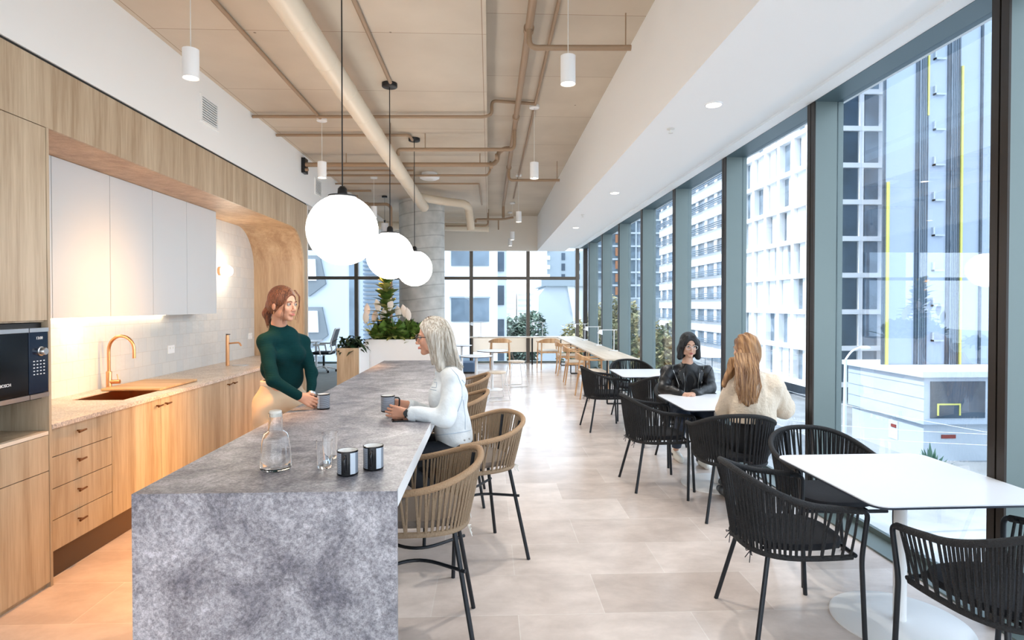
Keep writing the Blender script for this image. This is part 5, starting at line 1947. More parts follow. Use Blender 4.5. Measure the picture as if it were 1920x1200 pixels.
def on_surface(name, obj, px_pts, m, r, parent):
    """a raised seam laid on a garment's surface"""
    me = obj.data
    w = world_loc(obj)
    pts = []
    for i in range(len(px_pts) - 1):
        for k in range(5):
            t_ = k / 5
            pts.append(tuple(px_pts[i][j] * (1 - t_) + px_pts[i + 1][j] * t_ for j in (0, 1)))
    pts.append(px_pts[-1])
    out = []
    o_ = Vector((0, 0, 1.6))
    from mathutils.bvhtree import BVHTree
    if obj.name not in BV:
        BV[obj.name] = BVHTree.FromPolygons([tuple(v.co) for v in me.vertices], [tuple(p.vertices) for p in me.polygons])
    for (px, py) in pts:
        d = (A(px, py, 4.0) - o_).normalized()
        hit = BV[obj.name].ray_cast(o_ - w, d)
        if hit[0] is not None:
            out.append(hit[0] + w - d * 0.0008)
    if len(out) > 2:
        MB().tube(out, r, 6).build(name, m, parent, True)


BV = {}


def folds(amp, scale=22.0, seed=0.0):
    def f(X, Y, Z):
        return amp * (np.sin(scale * (X * 1.1 + Z * 0.9 + seed) + 2.0 * np.sin(scale * 0.5 * (Y + Z))) * 0.6 + np.sin(scale * 1.7 * (Z * 0.8 - X * 0.4 + Y * 0.7) + 1.3 * np.sin(scale * .8 * X + seed)) * 0.4)
    return f


class Head:
    def __init__(self, c, f, up=(0, 0, 1), s=0.93):
        self.c = np.array(tuple(c), float)
        self.f = nrm(f)
        self.r = nrm(np.cross(self.f, nrm(up)))
        self.u = np.cross(self.r, self.f)
        self.s = s
        self.ax = np.array([self.f, self.r, self.u])

    def p(self, f, r, u):
        return self.c + self.s * (self.f * f + self.r * r + self.u * u)

    def prims(self):
        s, p = self.s, self.p
        E = lambda c, r, op='+', k=0.015: ell(p(*c), np.array(r) * s, self.ax, op, k)
        out = [E((-0.008, 0, 0.035), (0.094, 0.073, 0.088)),
               E((0.032, 0, -0.03), (0.058, 0.055, 0.078), k=0.02),
               E((0.066, 0, -0.098), (0.020, 0.022, 0.018), k=0.02),
               E((0.083, 0, 0.020), (0.012, 0.044, 0.009), k=0.012)]
        for sd in (1, -1):
            out.append(E((0.062, sd * 0.034, -0.028), (0.024, 0.022, 0.024), k=0.014))
            out.append(E((0.02, sd * 0.052, -0.065), (0.03, 0.012, 0.024), k=0.02))
            out.append(E((0.098, sd * 0.031, 0.002), (0.016, 0.015, 0.0105), '-', 0.008))
            out.append(E((-0.010, sd * 0.076, -0.012), (0.017, 0.007, 0.030), k=0.006))
        out.append(cone(p(0.090, 0, 0.004), p(0.109, 0, -0.034), 0.0068 * s, 0.0098 * s, s=0.008))
        for sd in (1, -1):
            out.append(E((0.098, sd * 0.011, -0.038), (0.009, 0.007, 0.006), k=0.005))
        out.append(E((0.086, 0, -0.066), (0.014, 0.023, 0.010), k=0.008))
        return out

    def features(self, parent, iris, lipm, browm, smile=0.0):
        s, p = self.s, self.p
        w, ir = MB(), MB()
        for sd in (1, -1):
            w.ball(p(0.0805, sd * 0.031, 0.003), 0.0118 * s, 16, 10)
            g = self.gaze
            e = p(0.0805, sd * 0.031, 0.003)
            ir.ball(e + g * 0.0078 * s, 0.0062 * s, 12, 8)
        w.build('eyes', M['eye_white'], parent, True)
        ir.build('irises', iris, parent, True)
        b = MB()
        for sd in (1, -1):
            b.tube([p(0.094, sd * 0.012, 0.021), p(0.096, sd * 0.028, 0.0265), p(0.083, sd * 0.047, 0.021)], [0.003 * s, 0.0032 * s, 0.0015 * s], 6)
            b.tube([p(0.0935, sd * 0.018, 0.0045), p(0.0945, sd * 0.031, 0.0095), p(0.087, sd * 0.044, 0.004)], [0.0014 * s, 0.0017 * s, 0.0012 * s], 5)
        b.build('eyebrows', browm, parent, True)
        l = MB()
        for (u, r) in ((-0.0625, 0.0036), (-0.0705, 0.0045)):
            l.tube([p(0.0865, -0.023, -0.066 + smile), p(0.0975, -0.009, u), p(0.0995, 0, u - 0.0005), p(0.0975, 0.009, u), p(0.0865, 0.023, -0.066 + smile)], [0.0015 * s, r * s, r * s * 1.05, r * s, 0.0015 * s], 8)
        l.build('lips', lipm, parent, True)

    gaze = None


def hand(w, f, n, side, curls=(0.35, 0.4, 0.45, 0.5), thumb=0.4, sc=0.93, spread=0.05):
    """round cones of a hand: wrist, finger direction, palm normal, thumb side"""
    w, f, n = np.array(tuple(w), float), nrm(f), np.array(n, float)
    n = nrm(n - f * f.dot(n))
    s = np.cross(f, n) * side
    out = []
    kn = []
    for i in range(4):
        K = w + f * (0.084 - 0.004 * abs(i - 1)) * sc + s * (0.029 - 0.0195 * i) * sc
        kn.append(K)
        out.append(cone(w + s * (0.014 - 0.009 * i) * sc - n * 0.0, K, 0.0155 * sc, 0.0105 * sc, s=0.010))
    out.append(cone(w - f * 0.01, w + f * 0.02 * sc, 0.022 * sc, 0.020 * sc, n, 1.3, s=0.014))
    L_ = (0.066, 0.074, 0.068, 0.054)
    for i in range(4):
        a = 0.0
        p = kn[i]
        R_ = (0.0092, 0.0082, 0.0074, 0.0062)
        for j, fr in enumerate((0.46, 0.30, 0.24)):
            a += curls[i] * (0.85 if j == 0 else 1.05)
            d = f * math.cos(a) + n * math.sin(a) + s * (1.5 - i) * spread * (1 if j == 0 else .5)
            q = p + nrm(d) * L_[i] * fr * sc
            out.append(cone(p, q, R_[j] * sc, R_[j + 1] * sc, s=0.004))
            p = q
    t0 = w + f * 0.018 * sc + s * 0.016 * sc + n * 0.006
    d1 = nrm(f * 0.62 + s * 0.62 + n * 0.35)
    t1 = t0 + d1 * 0.045 * sc
    d2 = nrm(f * 0.85 + s * (0.35 - thumb * .6) + n * (0.25 + thumb * .6))
    t2 = t1 + d2 * 0.031 * sc
    t3 = t2 + nrm(d2 + n * 0.2 - s * 0.15) * 0.025 * sc
    out += [cone(t0, t1, 0.0165 * sc, 0.0115 * sc, s=0.012), cone(t1, t2, 0.0105 * sc, 0.0095 * sc, s=0.005), cone(t2, t3, 0.0095 * sc, 0.007 * sc, s=0.004)]
    return out


def skin_mat(name, col):
    m = mat(name, col, 0.5, bump=0.05, bscale=300)
    b = m.node_tree.nodes['Principled BSDF']
    b.inputs['Subsurface Weight'].default_value = 0.08
    b.inputs['Subsurface Radius'].default_value = (0.02, 0.008, 0.004)
    return m


def hair_mat(name, a, b_, stretch=(50, 50, 4)):
    m = mat(name, a, 0.42, bump=0.9, bscale=4.0, vscale=2.2, stretch=stretch, col2=b_)
    return m


M['eye_white'] = mat('eye_white', S(176, 168, 162), 0.3)
M['iris'] = mat('iris_grey_blue', S(60, 76, 88), 0.2)
M['iris_dark'] = mat('iris_brown', S(40, 26, 20), 0.2)


def strands(mb, pts_fn, n, r=0.0022):
    for i in range(n):
        pts = pts_fn(i)
        m = len(pts)
        mb.tube(pts, [r * (1 - 0.6 * k / (m - 1)) for k in range(m)], 5, cap=False)


# ---------------------------------------------------------------- standing woman in green
def woman_green():
    o = thing('person', 'standing woman in dark green fitted jumper and beige trousers holding a mug across the island', 'person', (A(527, 735, 4.07).x, A(527, 735, 4.07).y, 0))
    fwd = nrm((0.64, -0.77, 0))
    rt = np.cross(fwd, (0, 0, 1))
    neck = A(522, 617, 3.99)
    H = Head(A(531, 571, 3.955), (0.93, -0.42, -0.04), s=0.94)
    H.gaze = nrm((0.98, -0.15, -0.05))
    RS, RE, RW = A(498, 640, 3.86), A(511, 713, 3.74), A(560, 743, 3.80)
    LS, LE, LW = A(567, 642, 4.12), A(584, 700, 4.06), A(583, 738, 3.97)
    pel = A(526, 738, 4.07)
    chest = A(531, 665, 4.01)
    waist = A(535, 706, 4.04)
    hipc = Vector((pel.x, pel.y, 0.97))
    hips = [hipc + Vector(tuple(rt * 0.085)) + Vector((0, 0, -0.06)), hipc - Vector(tuple(rt * 0.085)) + Vector((0, 0, -0.06))]
    sweater = [cone(waist, chest, 0.116, 0.136, fwd, 1.42), cone(chest, (RS + LS) / 2 + Vector((0, 0, 0.005)), 0.134, 0.105, fwd, 1.5),
               cone(RS + (LS - RS) * .12, LS - (LS - RS) * .12, 0.048, 0.048), cone(hipc + Vector((0, 0, 0.205)), waist, 0.130, 0.116, fwd, 1.35),
               cone(RS, RE, 0.050, 0.039), cone(RE, RW, 0.039, 0.028), cone(LS, LE, 0.048, 0.038), cone(LE, LW, 0.037, 0.028),
               cone(neck - Vector((0, 0, 0.035)), neck + Vector((0, 0, 0.03)), 0.062, 0.052),
               cone(neck - Vector((0, 0, 0.03)), RS, 0.05, 0.05), cone(neck - Vector((0, 0, 0.03)), LS, 0.05, 0.05)]
    for sd in (1, -1):
        sweater.append(ell(Vector(tuple(np.array(chest) + fwd * 0.075 + rt * 0.066 * sd)) + Vector((0, 0, 0.0)), (0.050, 0.052, 0.055), s=0.045))
    cuff = nrm(np.array(RW) - np.array(RE))
    cuffl = nrm(np.array(LW) - np.array(LE))
    sdf_obj('jumper', sweater, mat('dark_green_knit', S(6, 48, 50), 0.95, bump=0.45, bscale=7, stretch=(3, 3, 60), spec=0.15), o, 0.007, 0.022, disp=folds(0.0035, 30))
    # body
    body = H.prims() + [cone(H.p(-0.02, 0, -0.05), neck - Vector((0, 0, .01)), 0.050, 0.050, s=0.02)]
    body += [cone(waist, chest, 0.105, 0.125, fwd, 1.5, s=.03), cone(hipc, waist, 0.11, 0.10, fwd, 1.35, s=.03), cone(chest, neck, 0.11, 0.045, fwd, 1.5, s=.03), cone(RS, LS, 0.04, 0.04, s=.03),
             cone(RS, RE, 0.045, 0.034), cone(RE, RW, 0.034, 0.023), cone(LS, LE, 0.045, 0.034), cone(LE, LW, 0.034, 0.023)]
    for hp in hips:
        body += [cone(hp, (hp.x, hp.y, 0.5), 0.07, 0.048), cone((hp.x, hp.y, 0.5), (hp.x, hp.y, 0.1), 0.048, 0.03)]
    body += hand(RW + Vector(tuple(cuff * 0.008)), nrm((0.80, 0.12, -0.38)), (0.25, 0.8, -0.35), 1, (0.28, 0.36, 0.42, 0.5), 0.5)
    body += hand(LW + Vector(tuple(cuffl * 0.005)), nrm((0.25, -0.6, -0.62)), (0.75, -0.5, -0.2), -1, (0.3, 0.4, 0.5, 0.6), 0.5, sc=0.9)
    skin = skin_mat('warm_fair_skin', S(206, 152, 124))
    sdf_obj('body', body, skin, o, 0.0042, 0.016)
    H.features(o, M['iris'], mat('rose_lips', S(188, 110, 100), 0.45), mat('brown_brow', S(96, 60, 40), 0.8), 0.002)
    # hair: side parted, gathered in a low ponytail
    hm = hair_mat('auburn_hair', S(142, 84, 50), S(84, 46, 28), (60, 60, 10))
    p = H.p
    hp_ = [ell(p(-0.014, 0, 0.040), np.array((0.106, 0.083, 0.098)) * H.s, H.ax),
           ell(p(-0.035, 0, -0.01), np.array((0.080, 0.080, 0.075)) * H.s, H.ax, s=.02),
           ell(p(0.105, 0, -0.045), np.array((0.085, 0.066, 0.115)) * H.s, H.ax, '-', 0.010),
           ell(p(0.03, 0.085, -0.05), np.array((0.035, 0.03, 0.05)) * H.s, H.ax, '-', 0.010),
           ell(p(-0.112, 0, 0.0), np.array((0.030, 0.030, 0.030)) * H.s, H.ax, s=.02),
           cone(p(-0.112, 0, 0.0), p(-0.135, 0.01, -0.07), 0.026, 0.028, s=.02), cone(p(-0.135, 0.01, -0.07), p(-0.115, 0.02, -0.15), 0.028, 0.008, s=.02)]
    hr = sdf_obj('hair', hp_, hm, o, 0.005, 0.012)
    st = MB()
    rr = random.Random(4)

    def sf(i):
        a = rr.uniform(-1, 1)
        s0 = 1 if i % 2 else -1
        b = rr.uniform(0, 0.02)
        return [p(0.075, s0 * (0.02 + b), 0.105), p(0.093, s0 * (0.05 + b), 0.06), p(0.083, s0 * (0.066 + b * .6), 0.0), p(0.075 + 0.01 * a, s0 * (0.064 + b), -0.06), p(0.066 + 0.015 * a, s0 * (0.06 + b), -0.12 - 0.02 * a)]
    strands(st, sf, 12, 0.0022)

    def sg(i):
        a = rr.uniform(-1, 1)
        b = rr.uniform(-1, 1)
        return [p(-0.118 + a * .012, b * 0.02, 0.0), p(-0.14 + a * 0.015, b * 0.03, -0.06), p(-0.128 + a * 0.02, b * 0.035, -0.12), p(-0.10 + a * 0.03, b * 0.03, -0.19 - a * .02)]
    strands(st, sg, 26, 0.003)
    st.build('loose_strands', hm, o, True)
    # trousers
    tr_ = [cone(hipc + Vector((0, 0, 0.09)), hipc + Vector((0, 0, 0.0)), 0.128, 0.150, fwd, 1.3)]
    for hp in hips:
        tr_ += [cone(hp, (hp.x, hp.y, 0.5), 0.105, 0.085), cone((hp.x, hp.y, 0.5), (hp.x, hp.y, 0.12), 0.085, 0.075)]
    topc = hipc + Vector((0, 0, 0.118))
    sdf_obj('trousers', tr_, mat('beige_cotton', S(204, 184, 158), 0.85, bump=0.3, bscale=12), o, 0.009, 0.035, clips=[(topc, (0, 0, 1))], disp=folds(0.009, 24))
    bl = [cone(topc + Vector((0, 0, -0.03)), topc + Vector((0, 0, 0.01)), 0.1335, 0.1335, fwd, 1.3)]
    sdf_obj('belt', bl, mat('pale_leather_belt', S(216, 206, 190), 0.5), o, 0.005, 0.02, clips=[(topc, (0, 0, 1)), (topc - Vector((0, 0, 0.035)), (0, 0, -1))])
    q = np.array(topc) + fwd * 0.108 + V3(0, 0, -0.017)
    MB().tube([q + rt * 0.03 * math.cos(a) + V3(0, 0, 0.02 * math.sin(a)) for a in [2 * PI * k / 20 for k in range(20)]], 0.004, 8, closed=True).build('buckle', M['brass'], o, True)
    for i, hp in enumerate(hips):
        e = np.array((hp.x, hp.y, 0.0))
        sdf_obj('shoe', [cone(e + V3(0, 0, 0.05) - fwd * 0.04, e + V3(0, 0, 0.04) + fwd * 0.05, 0.04, 0.036), cone(e + V3(0, 0, 0.03) + fwd * 0.05, e + V3(0, 0, 0.026) + fwd * 0.15, 0.036, 0.024)], M['black_metal'], o, 0.007, 0.02, clips=[(e + V3(0, 0, 0.003), (0, 0, -1))])
    wb_ = LW + Vector(tuple(cuffl * -0.0))
    MB().lathe([(0.030, -0.008), (0.031, 0), (0.030, 0.008)], wb_ + Vector(tuple(cuffl * 0.004)), 20, axis=tuple(cuffl)).build('wristwatch', M['steel'], o, True)
    er = MB().tube([p(-0.008, 0.076, -0.046), p(-0.006, 0.08, -0.062), p(-0.010, 0.076, -0.07)], 0.0018, 6)
    er.build('earring', M['brass'], o)
    return o


woman_green()


# ---------------------------------------------------------------- blonde woman in denim
def woman_denim():
    o = thing('person', 'seated blonde woman in pale denim jacket and glasses, hands around a mug', 'person', (-0.20, TY(-.2, 3.8), 0))
    fwd = nrm((-0.97, 0.22, 0))
    rt = np.cross(fwd, (0, 0, 1))      # her right = away from the camera
    H = Head(A(812, 632, 3.74), (-0.98, -0.02, -0.05), s=0.95)
    H.gaze = nrm((-0.98, 0.2, 0.0))
    neck = A(836, 684, 3.76)
    LS, LE, LW = A(850, 712, 3.60), A(836, 783, 3.46), A(772, 776, 3.47)
    RS, RE, RW = A(838, 706, 3.93), A(815, 776, 3.86), A(770, 762, 3.72)
    hipc = A(853, 838, 3.80)
    chest = A(840, 745, 3.76)
    jk = [cone(A(846, 792, 3.78), chest, 0.135, 0.155, fwd, 1.3), cone(chest, (LS + RS) / 2, 0.15, 0.115, fwd, 1.4), cone(RS, LS, 0.062, 0.062),
          cone(A(852, 822, 3.79), A(846, 785, 3.78), 0.152, 0.140, fwd, 1.3),
          cone(LS, LE, 0.070, 0.054), cone(LE, LW, 0.054, 0.040), cone(RS, RE, 0.066, 0.052), cone(RE, RW, 0.05, 0.040),
          cone(neck - Vector((0, 0, 0.04)), LS, 0.05, 0.055), cone(neck - Vector((0, 0, 0.04)), RS, 0.05, 0.055)]
    den = mat('pale_bleached_denim', S(220, 226, 230), 0.85, bump=0.4, bscale=30, var=0.12, vscale=9)
    bot = A(852, 832, 3.79)
    cd = nrm(np.array(LW) - np.array(LE))
    cdr = nrm(np.array(RW) - np.array(RE))
    jo = sdf_obj('denim_jacket', jk, den, o, 0.007, 0.03, clips=[(bot, (0.12, 0, -1))], disp=folds(0.006, 26, .4))
    seam_m = mat('denim_seam', S(168, 184, 200), 0.8)
    for nm, line in (('seam', [(845, 690), (858, 704), (866, 725), (866, 750), (858, 772)]), ('seam', [(866, 712), (874, 722), (880, 738)]), ('seam', [(806, 818), (826, 816), (850, 813), (870, 810), (886, 806)]),
                     ('seam', [(868, 750), (872, 780), (872, 806)]), ('seam', [(800, 708), (806, 712), (818, 712)]), ('seam', [(806, 730), (818, 732)]), ('pocket_flap', [(806, 716), (807, 726), (818, 727), (819, 717), (806, 716)])):
        on_surface(nm, jo, line, seam_m, 0.0022, o)
    cf = MB()
    for (w, d) in ((LW, cd), (RW, cdr)):
        cf.lathe([(0.036, -0.028), (0.043, -0.026), (0.043, 0.012), (0.035, 0.014), (0.033, -0.02)], w + Vector(tuple(d * 0.0)), 24, axis=tuple(d), close=False)
    cf.build('rolled_cuffs', den, o, True)
    col_ = MB().tube([neck + Vector((-0.06, -0.05, -0.045)), neck + Vector((0.01, -0.075, -0.03)), neck + Vector((0.05, 0, -0.015)), neck + Vector((0.02, 0.07, -0.03)), neck + Vector((-0.05, 0.05, -0.05))], [0.012, 0.02, 0.022, 0.02, 0.012], 8)
    col_.build('collar', den, o, True)
    bn = MB()
    for (px, py) in ((871, 826), (880, 823)):
        bn.ball(A(px, py, 3.635), 0.006)
    bn.build('buttons', M['steel'], o, True)
    # body
    kn_l, kn_r = Vector((-0.66, 3.60, 0.70)), Vector((-0.66, 3.88, 0.70))
    hl, hr_ = hipc + Vector((0, -0.09, -0.03)), hipc + Vector((0, 0.09, -0.03))
    al, ar = Vector((-0.22, 3.62, 0.37)), Vector((-0.30, 3.86, 0.46))
    body = H.prims() + [cone(H.p(-0.02, 0, -0.05), neck, 0.048, 0.052, s=.02), cone(chest, hipc, 0.11, 0.12, fwd, 1.3, s=.03), cone(chest, neck, 0.11, 0.045, fwd, 1.4, s=.03),
                        cone(LS, RS, 0.045, 0.045), cone(LS, LE, 0.048, 0.038), cone(LE, LW, 0.038, 0.026), cone(RS, RE, 0.048, 0.038), cone(RE, RW, 0.038, 0.026),
                        cone(hl, kn_l, 0.07, 0.05), cone(hr_, kn_r, 0.07, 0.05), cone(kn_l, al, 0.048, 0.032), cone(kn_r, ar, 0.048, 0.032)]
    wl = LW + Vector(tuple(cd * 0.035))
    wr = RW + Vector(tuple(cdr * 0.03))
    body += [cone(LW, wl, 0.026, 0.023), cone(RW, wr, 0.026, 0.023)]
    body += hand(wl, (-0.99, 0.16, 0.10), (0.12, 0.95, -0.05), 1, (0.30, 0.33, 0.36, 0.40), 0.3, spread=0.06)
    body += hand(wr, (-0.96, -0.15, 0.06), (0.1, -0.95, 0.05), -1, (0.42, 0.45, 0.48, 0.5), 0.35)
    skin = skin_mat('fair_peach_skin', S(202, 148, 122))
    sdf_obj('body', body, skin, o, 0.0042, 0.016)
    H.features(o, M['iris'], mat('rosy_lips', S(190, 104, 98), 0.45), mat('ash_brow', S(120, 96, 76), 0.8))
    p = H.p
    gl = MB()
    for sd in (1, -1):
        gl.tube([p(0.108, sd * (0.033 + 0.024 * math.cos(a)), 0.0 + 0.019 * math.sin(a)) for a in [2 * PI * k / 20 for k in range(20)]], 0.0022, 6, closed=True)
        gl.tube([p(0.106, sd * 0.057, 0.006), p(0.06, sd * 0.072, 0.006), p(-0.01, sd * 0.083, 0.0)], 0.0024, 6)
    gl.tube([p(0.109, 0.010, 0.002), p(0.112, 0, 0.004), p(0.109, -0.010, 0.002)], 0.002, 6)
    gl.build('glasses', mat('dark_brown_frame', S(44, 26, 22), 0.3), o, True)
    hm = hair_mat('silver_blonde_hair', S(214, 208, 198), S(160, 146, 128), (50, 50, 5))
    hp_ = [ell(p(-0.014, 0, 0.042), np.array((0.108, 0.086, 0.098)) * H.s, H.ax),
           ell(p(-0.050, 0, -0.03), np.array((0.075, 0.092, 0.11)) * H.s, H.ax, s=.03),
           ell(p(0.112, 0, -0.045), np.array((0.095, 0.10, 0.118)) * H.s, H.ax, '-', 0.012),
           cone(p(-0.05, 0, -0.03), p(-0.125, 0, -0.22), 0.088, 0.055, H.r, 0.95, s=.04),
           cone(p(-0.01, 0.066, 0.0), p(-0.03, 0.070, -0.20), 0.030, 0.016, s=.02),
           cone(p(-0.01, -0.070, 0.02), p(-0.045, -0.078, -0.20), 0.040, 0.03, s=.03),
           cone(p(0.02, -0.068, -0.0), p(0.005, -0.068, -0.17), 0.016, 0.010, s=.012)]
    sdf_obj('hair', hp_, hm, o, 0.0055, 0.012)
    st = MB()
    rr = random.Random(14)

    def sf(i):
        a, b = rr.uniform(-1, 1), rr.uniform(-1, 1)
        s0 = -1 if i % 3 else 1
        base = rr.uniform(-0.10, 0.035)
        return [p(base * .3, s0 * 0.02, 0.135), p(base, s0 * 0.084, 0.06), p(base - 0.008, s0 * (0.096 + .004 * a), -0.02), p(base - 0.02, s0 * (0.092 + .008 * a), -0.10), p(base - 0.045 + 0.02 * b, s0 * (0.08 + .012 * a), -0.17 - 0.07 * abs(b))]
    strands(st, sf, 90, 0.0028)

    def sg(i):
        a, b = rr.uniform(-1, 1), rr.uniform(-1, 1)
        return [p(-0.09, a * 0.04, 0.10), p(-0.122, a * 0.07, 0.02), p(-0.135, a * 0.075, -0.08), p(-0.155 + .01 * b, a * 0.075, -0.17), p(-0.165 + 0.03 * b, a * 0.07, -0.25 - 0.04 * b)]
    strands(st, sg, 50, 0.003)
    st.build('loose_strands', hm, o, True)
    rts = MB()
    for i in range(26):
        a = rr.uniform(-1, 1)
        rts.tube([p(0.055 - 0.006 * i, 0.012 * a, 0.139 - 0.00035 * (i - 8) ** 2), p(0.05 - 0.006 * i, -0.05, 0.122 - 0.0003 * (i - 8) ** 2)], [0.003, 0.001], 5)
    rts.build('dark_roots', mat('brown_hair_roots', S(96, 70, 50), 0.6), o, True)
    # trousers, boots
    pts = [cone(hipc + Vector((0, 0, 0.03)), hipc + Vector((0, 0, -0.03)), 0.135, 0.145, fwd, 1.2), cone(hl, kn_l, 0.088, 0.064), cone(hr_, kn_r, 0.088, 0.064), cone(kn_l, al, 0.06, 0.044), cone(kn_r, ar, 0.06, 0.044)]
    sdf_obj('trousers', pts, mat('black_denim', S(24, 28, 36), 0.85, bump=0.3, bscale=30), o, 0.008, 0.03, disp=folds(0.004, 26))
    for a_, lab in ((al, 'boot'), (ar, 'boot')):
        f_ = nrm((-0.9, 0, -0.35))
        e = np.array(a_)
        sdf_obj('boot', [cone(e + V3(-0.015, 0, 0.05), e + V3(0.02, 0, -0.03), 0.052, 0.046), cone(e + V3(0.02, 0, -0.035), e + V3(-0.06, 0, -0.065), 0.040, 0.040), cone(e + V3(-0.06, 0, -0.065), e + V3(-0.15, 0, -0.085), 0.038, 0.028), cone(e + V3(0.035, 0, -0.06), e + V3(0.03, 0, -0.115), 0.024, 0.022, s=.01)], mat('brown_suede', S(96, 66, 48), 0.8), o, 0.006, 0.02)
    wp2 = LW + Vector(tuple(cd * 0.028))
    MB().lathe([(0.0275, -0.009), (0.0285, 0), (0.0275, 0.009)], wp2, 24, axis=tuple(cd)).lathe([(0.019, 0), (0.019, 0.006), (0.0, 0.007)], wp2 + Vector((0, -0.026, 0.004)), 20, axis=(0, -1, 0.1)).build('wristwatch', M['black_metal'], o, True)
    return o


woman_denim()


# ---------------------------------------------------------------- woman in black leather jacket
def woman_leather():
    o = thing('person', 'seated woman with black bob and glasses in black leather jacket, facing the camera', 'person', (2.0, TY(2.0, 6.0), 0))
    fwd = nrm((-0.05, -1, 0))
    rt = np.cross(fwd, (0, 0, 1))
    H = Head(A(1291, 648, 5.93), (-0.02, -0.99, -0.10), s=0.97)
    H.gaze = nrm((0.15, -0.98, 0.05))
    neck = A(1289, 683, 5.97)
    RS, RE, RW = A(1252, 698, 5.98), A(1243, 728, 5.84), A(1276, 738, 5.63)
    LS, LE, LW = A(1325, 698, 5.98), A(1332, 727, 5.84), A(1303, 738, 5.63)
    chest = A(1289, 715, 5.99)
    hipc = Vector((chest.x, chest.y + 0.03, 0.56))
    jk = [cone(hipc + Vector((0, 0, 0.06)), chest, 0.150, 0.165, fwd, 1.35), cone(chest, (RS + LS) / 2, 0.16, 0.12, fwd, 1.45), cone(RS, LS, 0.062, 0.062),
          cone(RS, RE, 0.068, 0.056), cone(RE, RW, 0.054, 0.04), cone(LS, LE, 0.068, 0.056), cone(LE, LW, 0.054, 0.04),
          cone(neck - Vector((0, 0, 0.05)), RS, 0.05, 0.055), cone(neck - Vector((0, 0, 0.05)), LS, 0.05, 0.055)]
    ze = (neck.z - 0.08)
    # open front: carve a V and show the top beneath
    fr = np.array(chest) + fwd * 0.20
    jk += [cone(fr + V3(0, 0, 0.17), fr + V3(0, 0, -0.2), 0.085, 0.075, fwd, 0.8, op='-', s=0.012)]
    lea = mat('black_leather', S(10, 11, 15), 0.42, bump=0.5, bscale=18, spec=0.45)
    ljo = sdf_obj('leather_jacket', jk, lea, o, 0.007, 0.025, disp=folds(0.006, 34, .2))
    sdf_obj('black_top', [cone(hipc + Vector((0, 0, 0.06)), chest, 0.142, 0.152, fwd, 1.35), cone(chest, neck - Vector((0, 0, .075)), 0.15, 0.075, fwd, 1.45)], mat('black_jersey', S(14, 14, 18), 0.9), o, 0.009, 0.03)
    zp, stt = MB(), MB()
    for sd in (1, -1):
        a_ = np.array(chest) + fwd * 0.142 + rt * 0.07 * sd
        zp.tube([a_ + V3(0, 0, 0.10) + rt * .01 * sd, a_ - rt * 0.005 * sd + V3(0, 0, 0.0), a_ + V3(0, .01, -0.11)], 0.003, 5)
        for (x, z) in ((0.105, 0.115), (0.115, 0.075), (0.10, 0.03)):
            stt.ball(np.array(chest) + fwd * 0.118 + rt * x * sd + V3(0, 0, z), 0.0075)
    zp.build('zips', M['steel'], o, True)
    for nm, ln, mm, r_ in (('zip', [(1262, 694), (1268, 708), (1273, 722), (1272, 732)], M['steel'], 0.0035), ('zip', [(1318, 700), (1316, 716), (1314, 730)], M['steel'], 0.003),
                           ('seam', [(1268, 672), (1262, 680), (1261, 692)], M['frame_grey'], 0.003), ('seam', [(1310, 672), (1320, 680), (1319, 692)], M['frame_grey'], 0.003),
                           ('seam', [(1246, 690), (1252, 704), (1256, 722)], M['cushion_black'], 0.004), ('seam', [(1334, 690), (1328, 704), (1326, 722)], M['cushion_black'], 0.004)):
        on_surface(nm, ljo, ln, mm, r_, o)
    stt.build('press_studs', M['steel'], o, True)
    lp_ = MB()
    for sd in (1, -1):
        a_ = np.array(chest) + fwd * 0.128 + rt * 0.085 * sd
        b1, b2, b3 = a_ + V3(0, 0, 0.15) - rt * .02 * sd, a_ + rt * 0.045 * sd + V3(0, 0.02, 0.10), a_ + V3(0, 0, -0.02)
        b4 = a_ - rt * 0.015 * sd + V3(0, 0, 0.05)
        vs_ = [b1, b2, b3, b4]
        vs_ = [q + fwd * 0.012 for q in vs_] + [q for q in vs_]
        lp_.add(vs_, [(0, 1, 2, 3), (7, 6, 5, 4), (0, 4, 5, 1), (1, 5, 6, 2), (2, 6, 7, 3), (3, 7, 4, 0)])
    lp_.build('lapels', lea, o)
    kr, kl = Vector((RS.x + 0.02, 5.50, 0.56)), Vector((LS.x - 0.02, 5.50, 0.56))
    hr_, hl = hipc + Vector((-0.09, 0, -0.0)), hipc + Vector((0.09, 0, -0.0))
    fr_, fl_ = A(1272, 850, 6.08), A(1320, 868, 5.85)
    ar, al = Vector((fr_.x, fr_.y + 0.07, 0.10)), Vector((fl_.x, fl_.y + 0.07, 0.10))
    body = H.prims() + [cone(H.p(-0.02, 0, -0.05), neck, 0.048, 0.050, s=.02), cone(chest, hipc, 0.12, 0.12, fwd, 1.35, s=.03), cone(chest, neck, 0.12, 0.05, fwd, 1.5, s=.03), cone(RS, LS, .045, .045),
                        cone(RS, RE, 0.048, 0.038), cone(RE, RW, 0.038, 0.025), cone(LS, LE, 0.048, 0.038), cone(LE, LW, 0.038, 0.025),
                        cone(hr_, kr, 0.07, 0.05), cone(hl, kl, 0.07, 0.05), cone(kr, ar, 0.046, 0.03), cone(kl, al, 0.046, 0.03)]
    body += hand(RW + Vector((0.01, -0.005, 0)), (0.85, -0.5, -0.02), (0.0, 0.1, -1), -1, (0.25, 0.28, 0.3, 0.35), 0.2, sc=0.85)
    body += hand(LW + Vector((-0.01, -0.005, 0)), (-0.85, -0.5, -0.02), (0.0, 0.1, -1), 1, (0.25, 0.28, 0.3, 0.35), 0.2, sc=0.85)
    skin = skin_mat('light_olive_skin', S(206, 162, 138))
    sdf_obj('body', body, skin, o, 0.0045, 0.016)
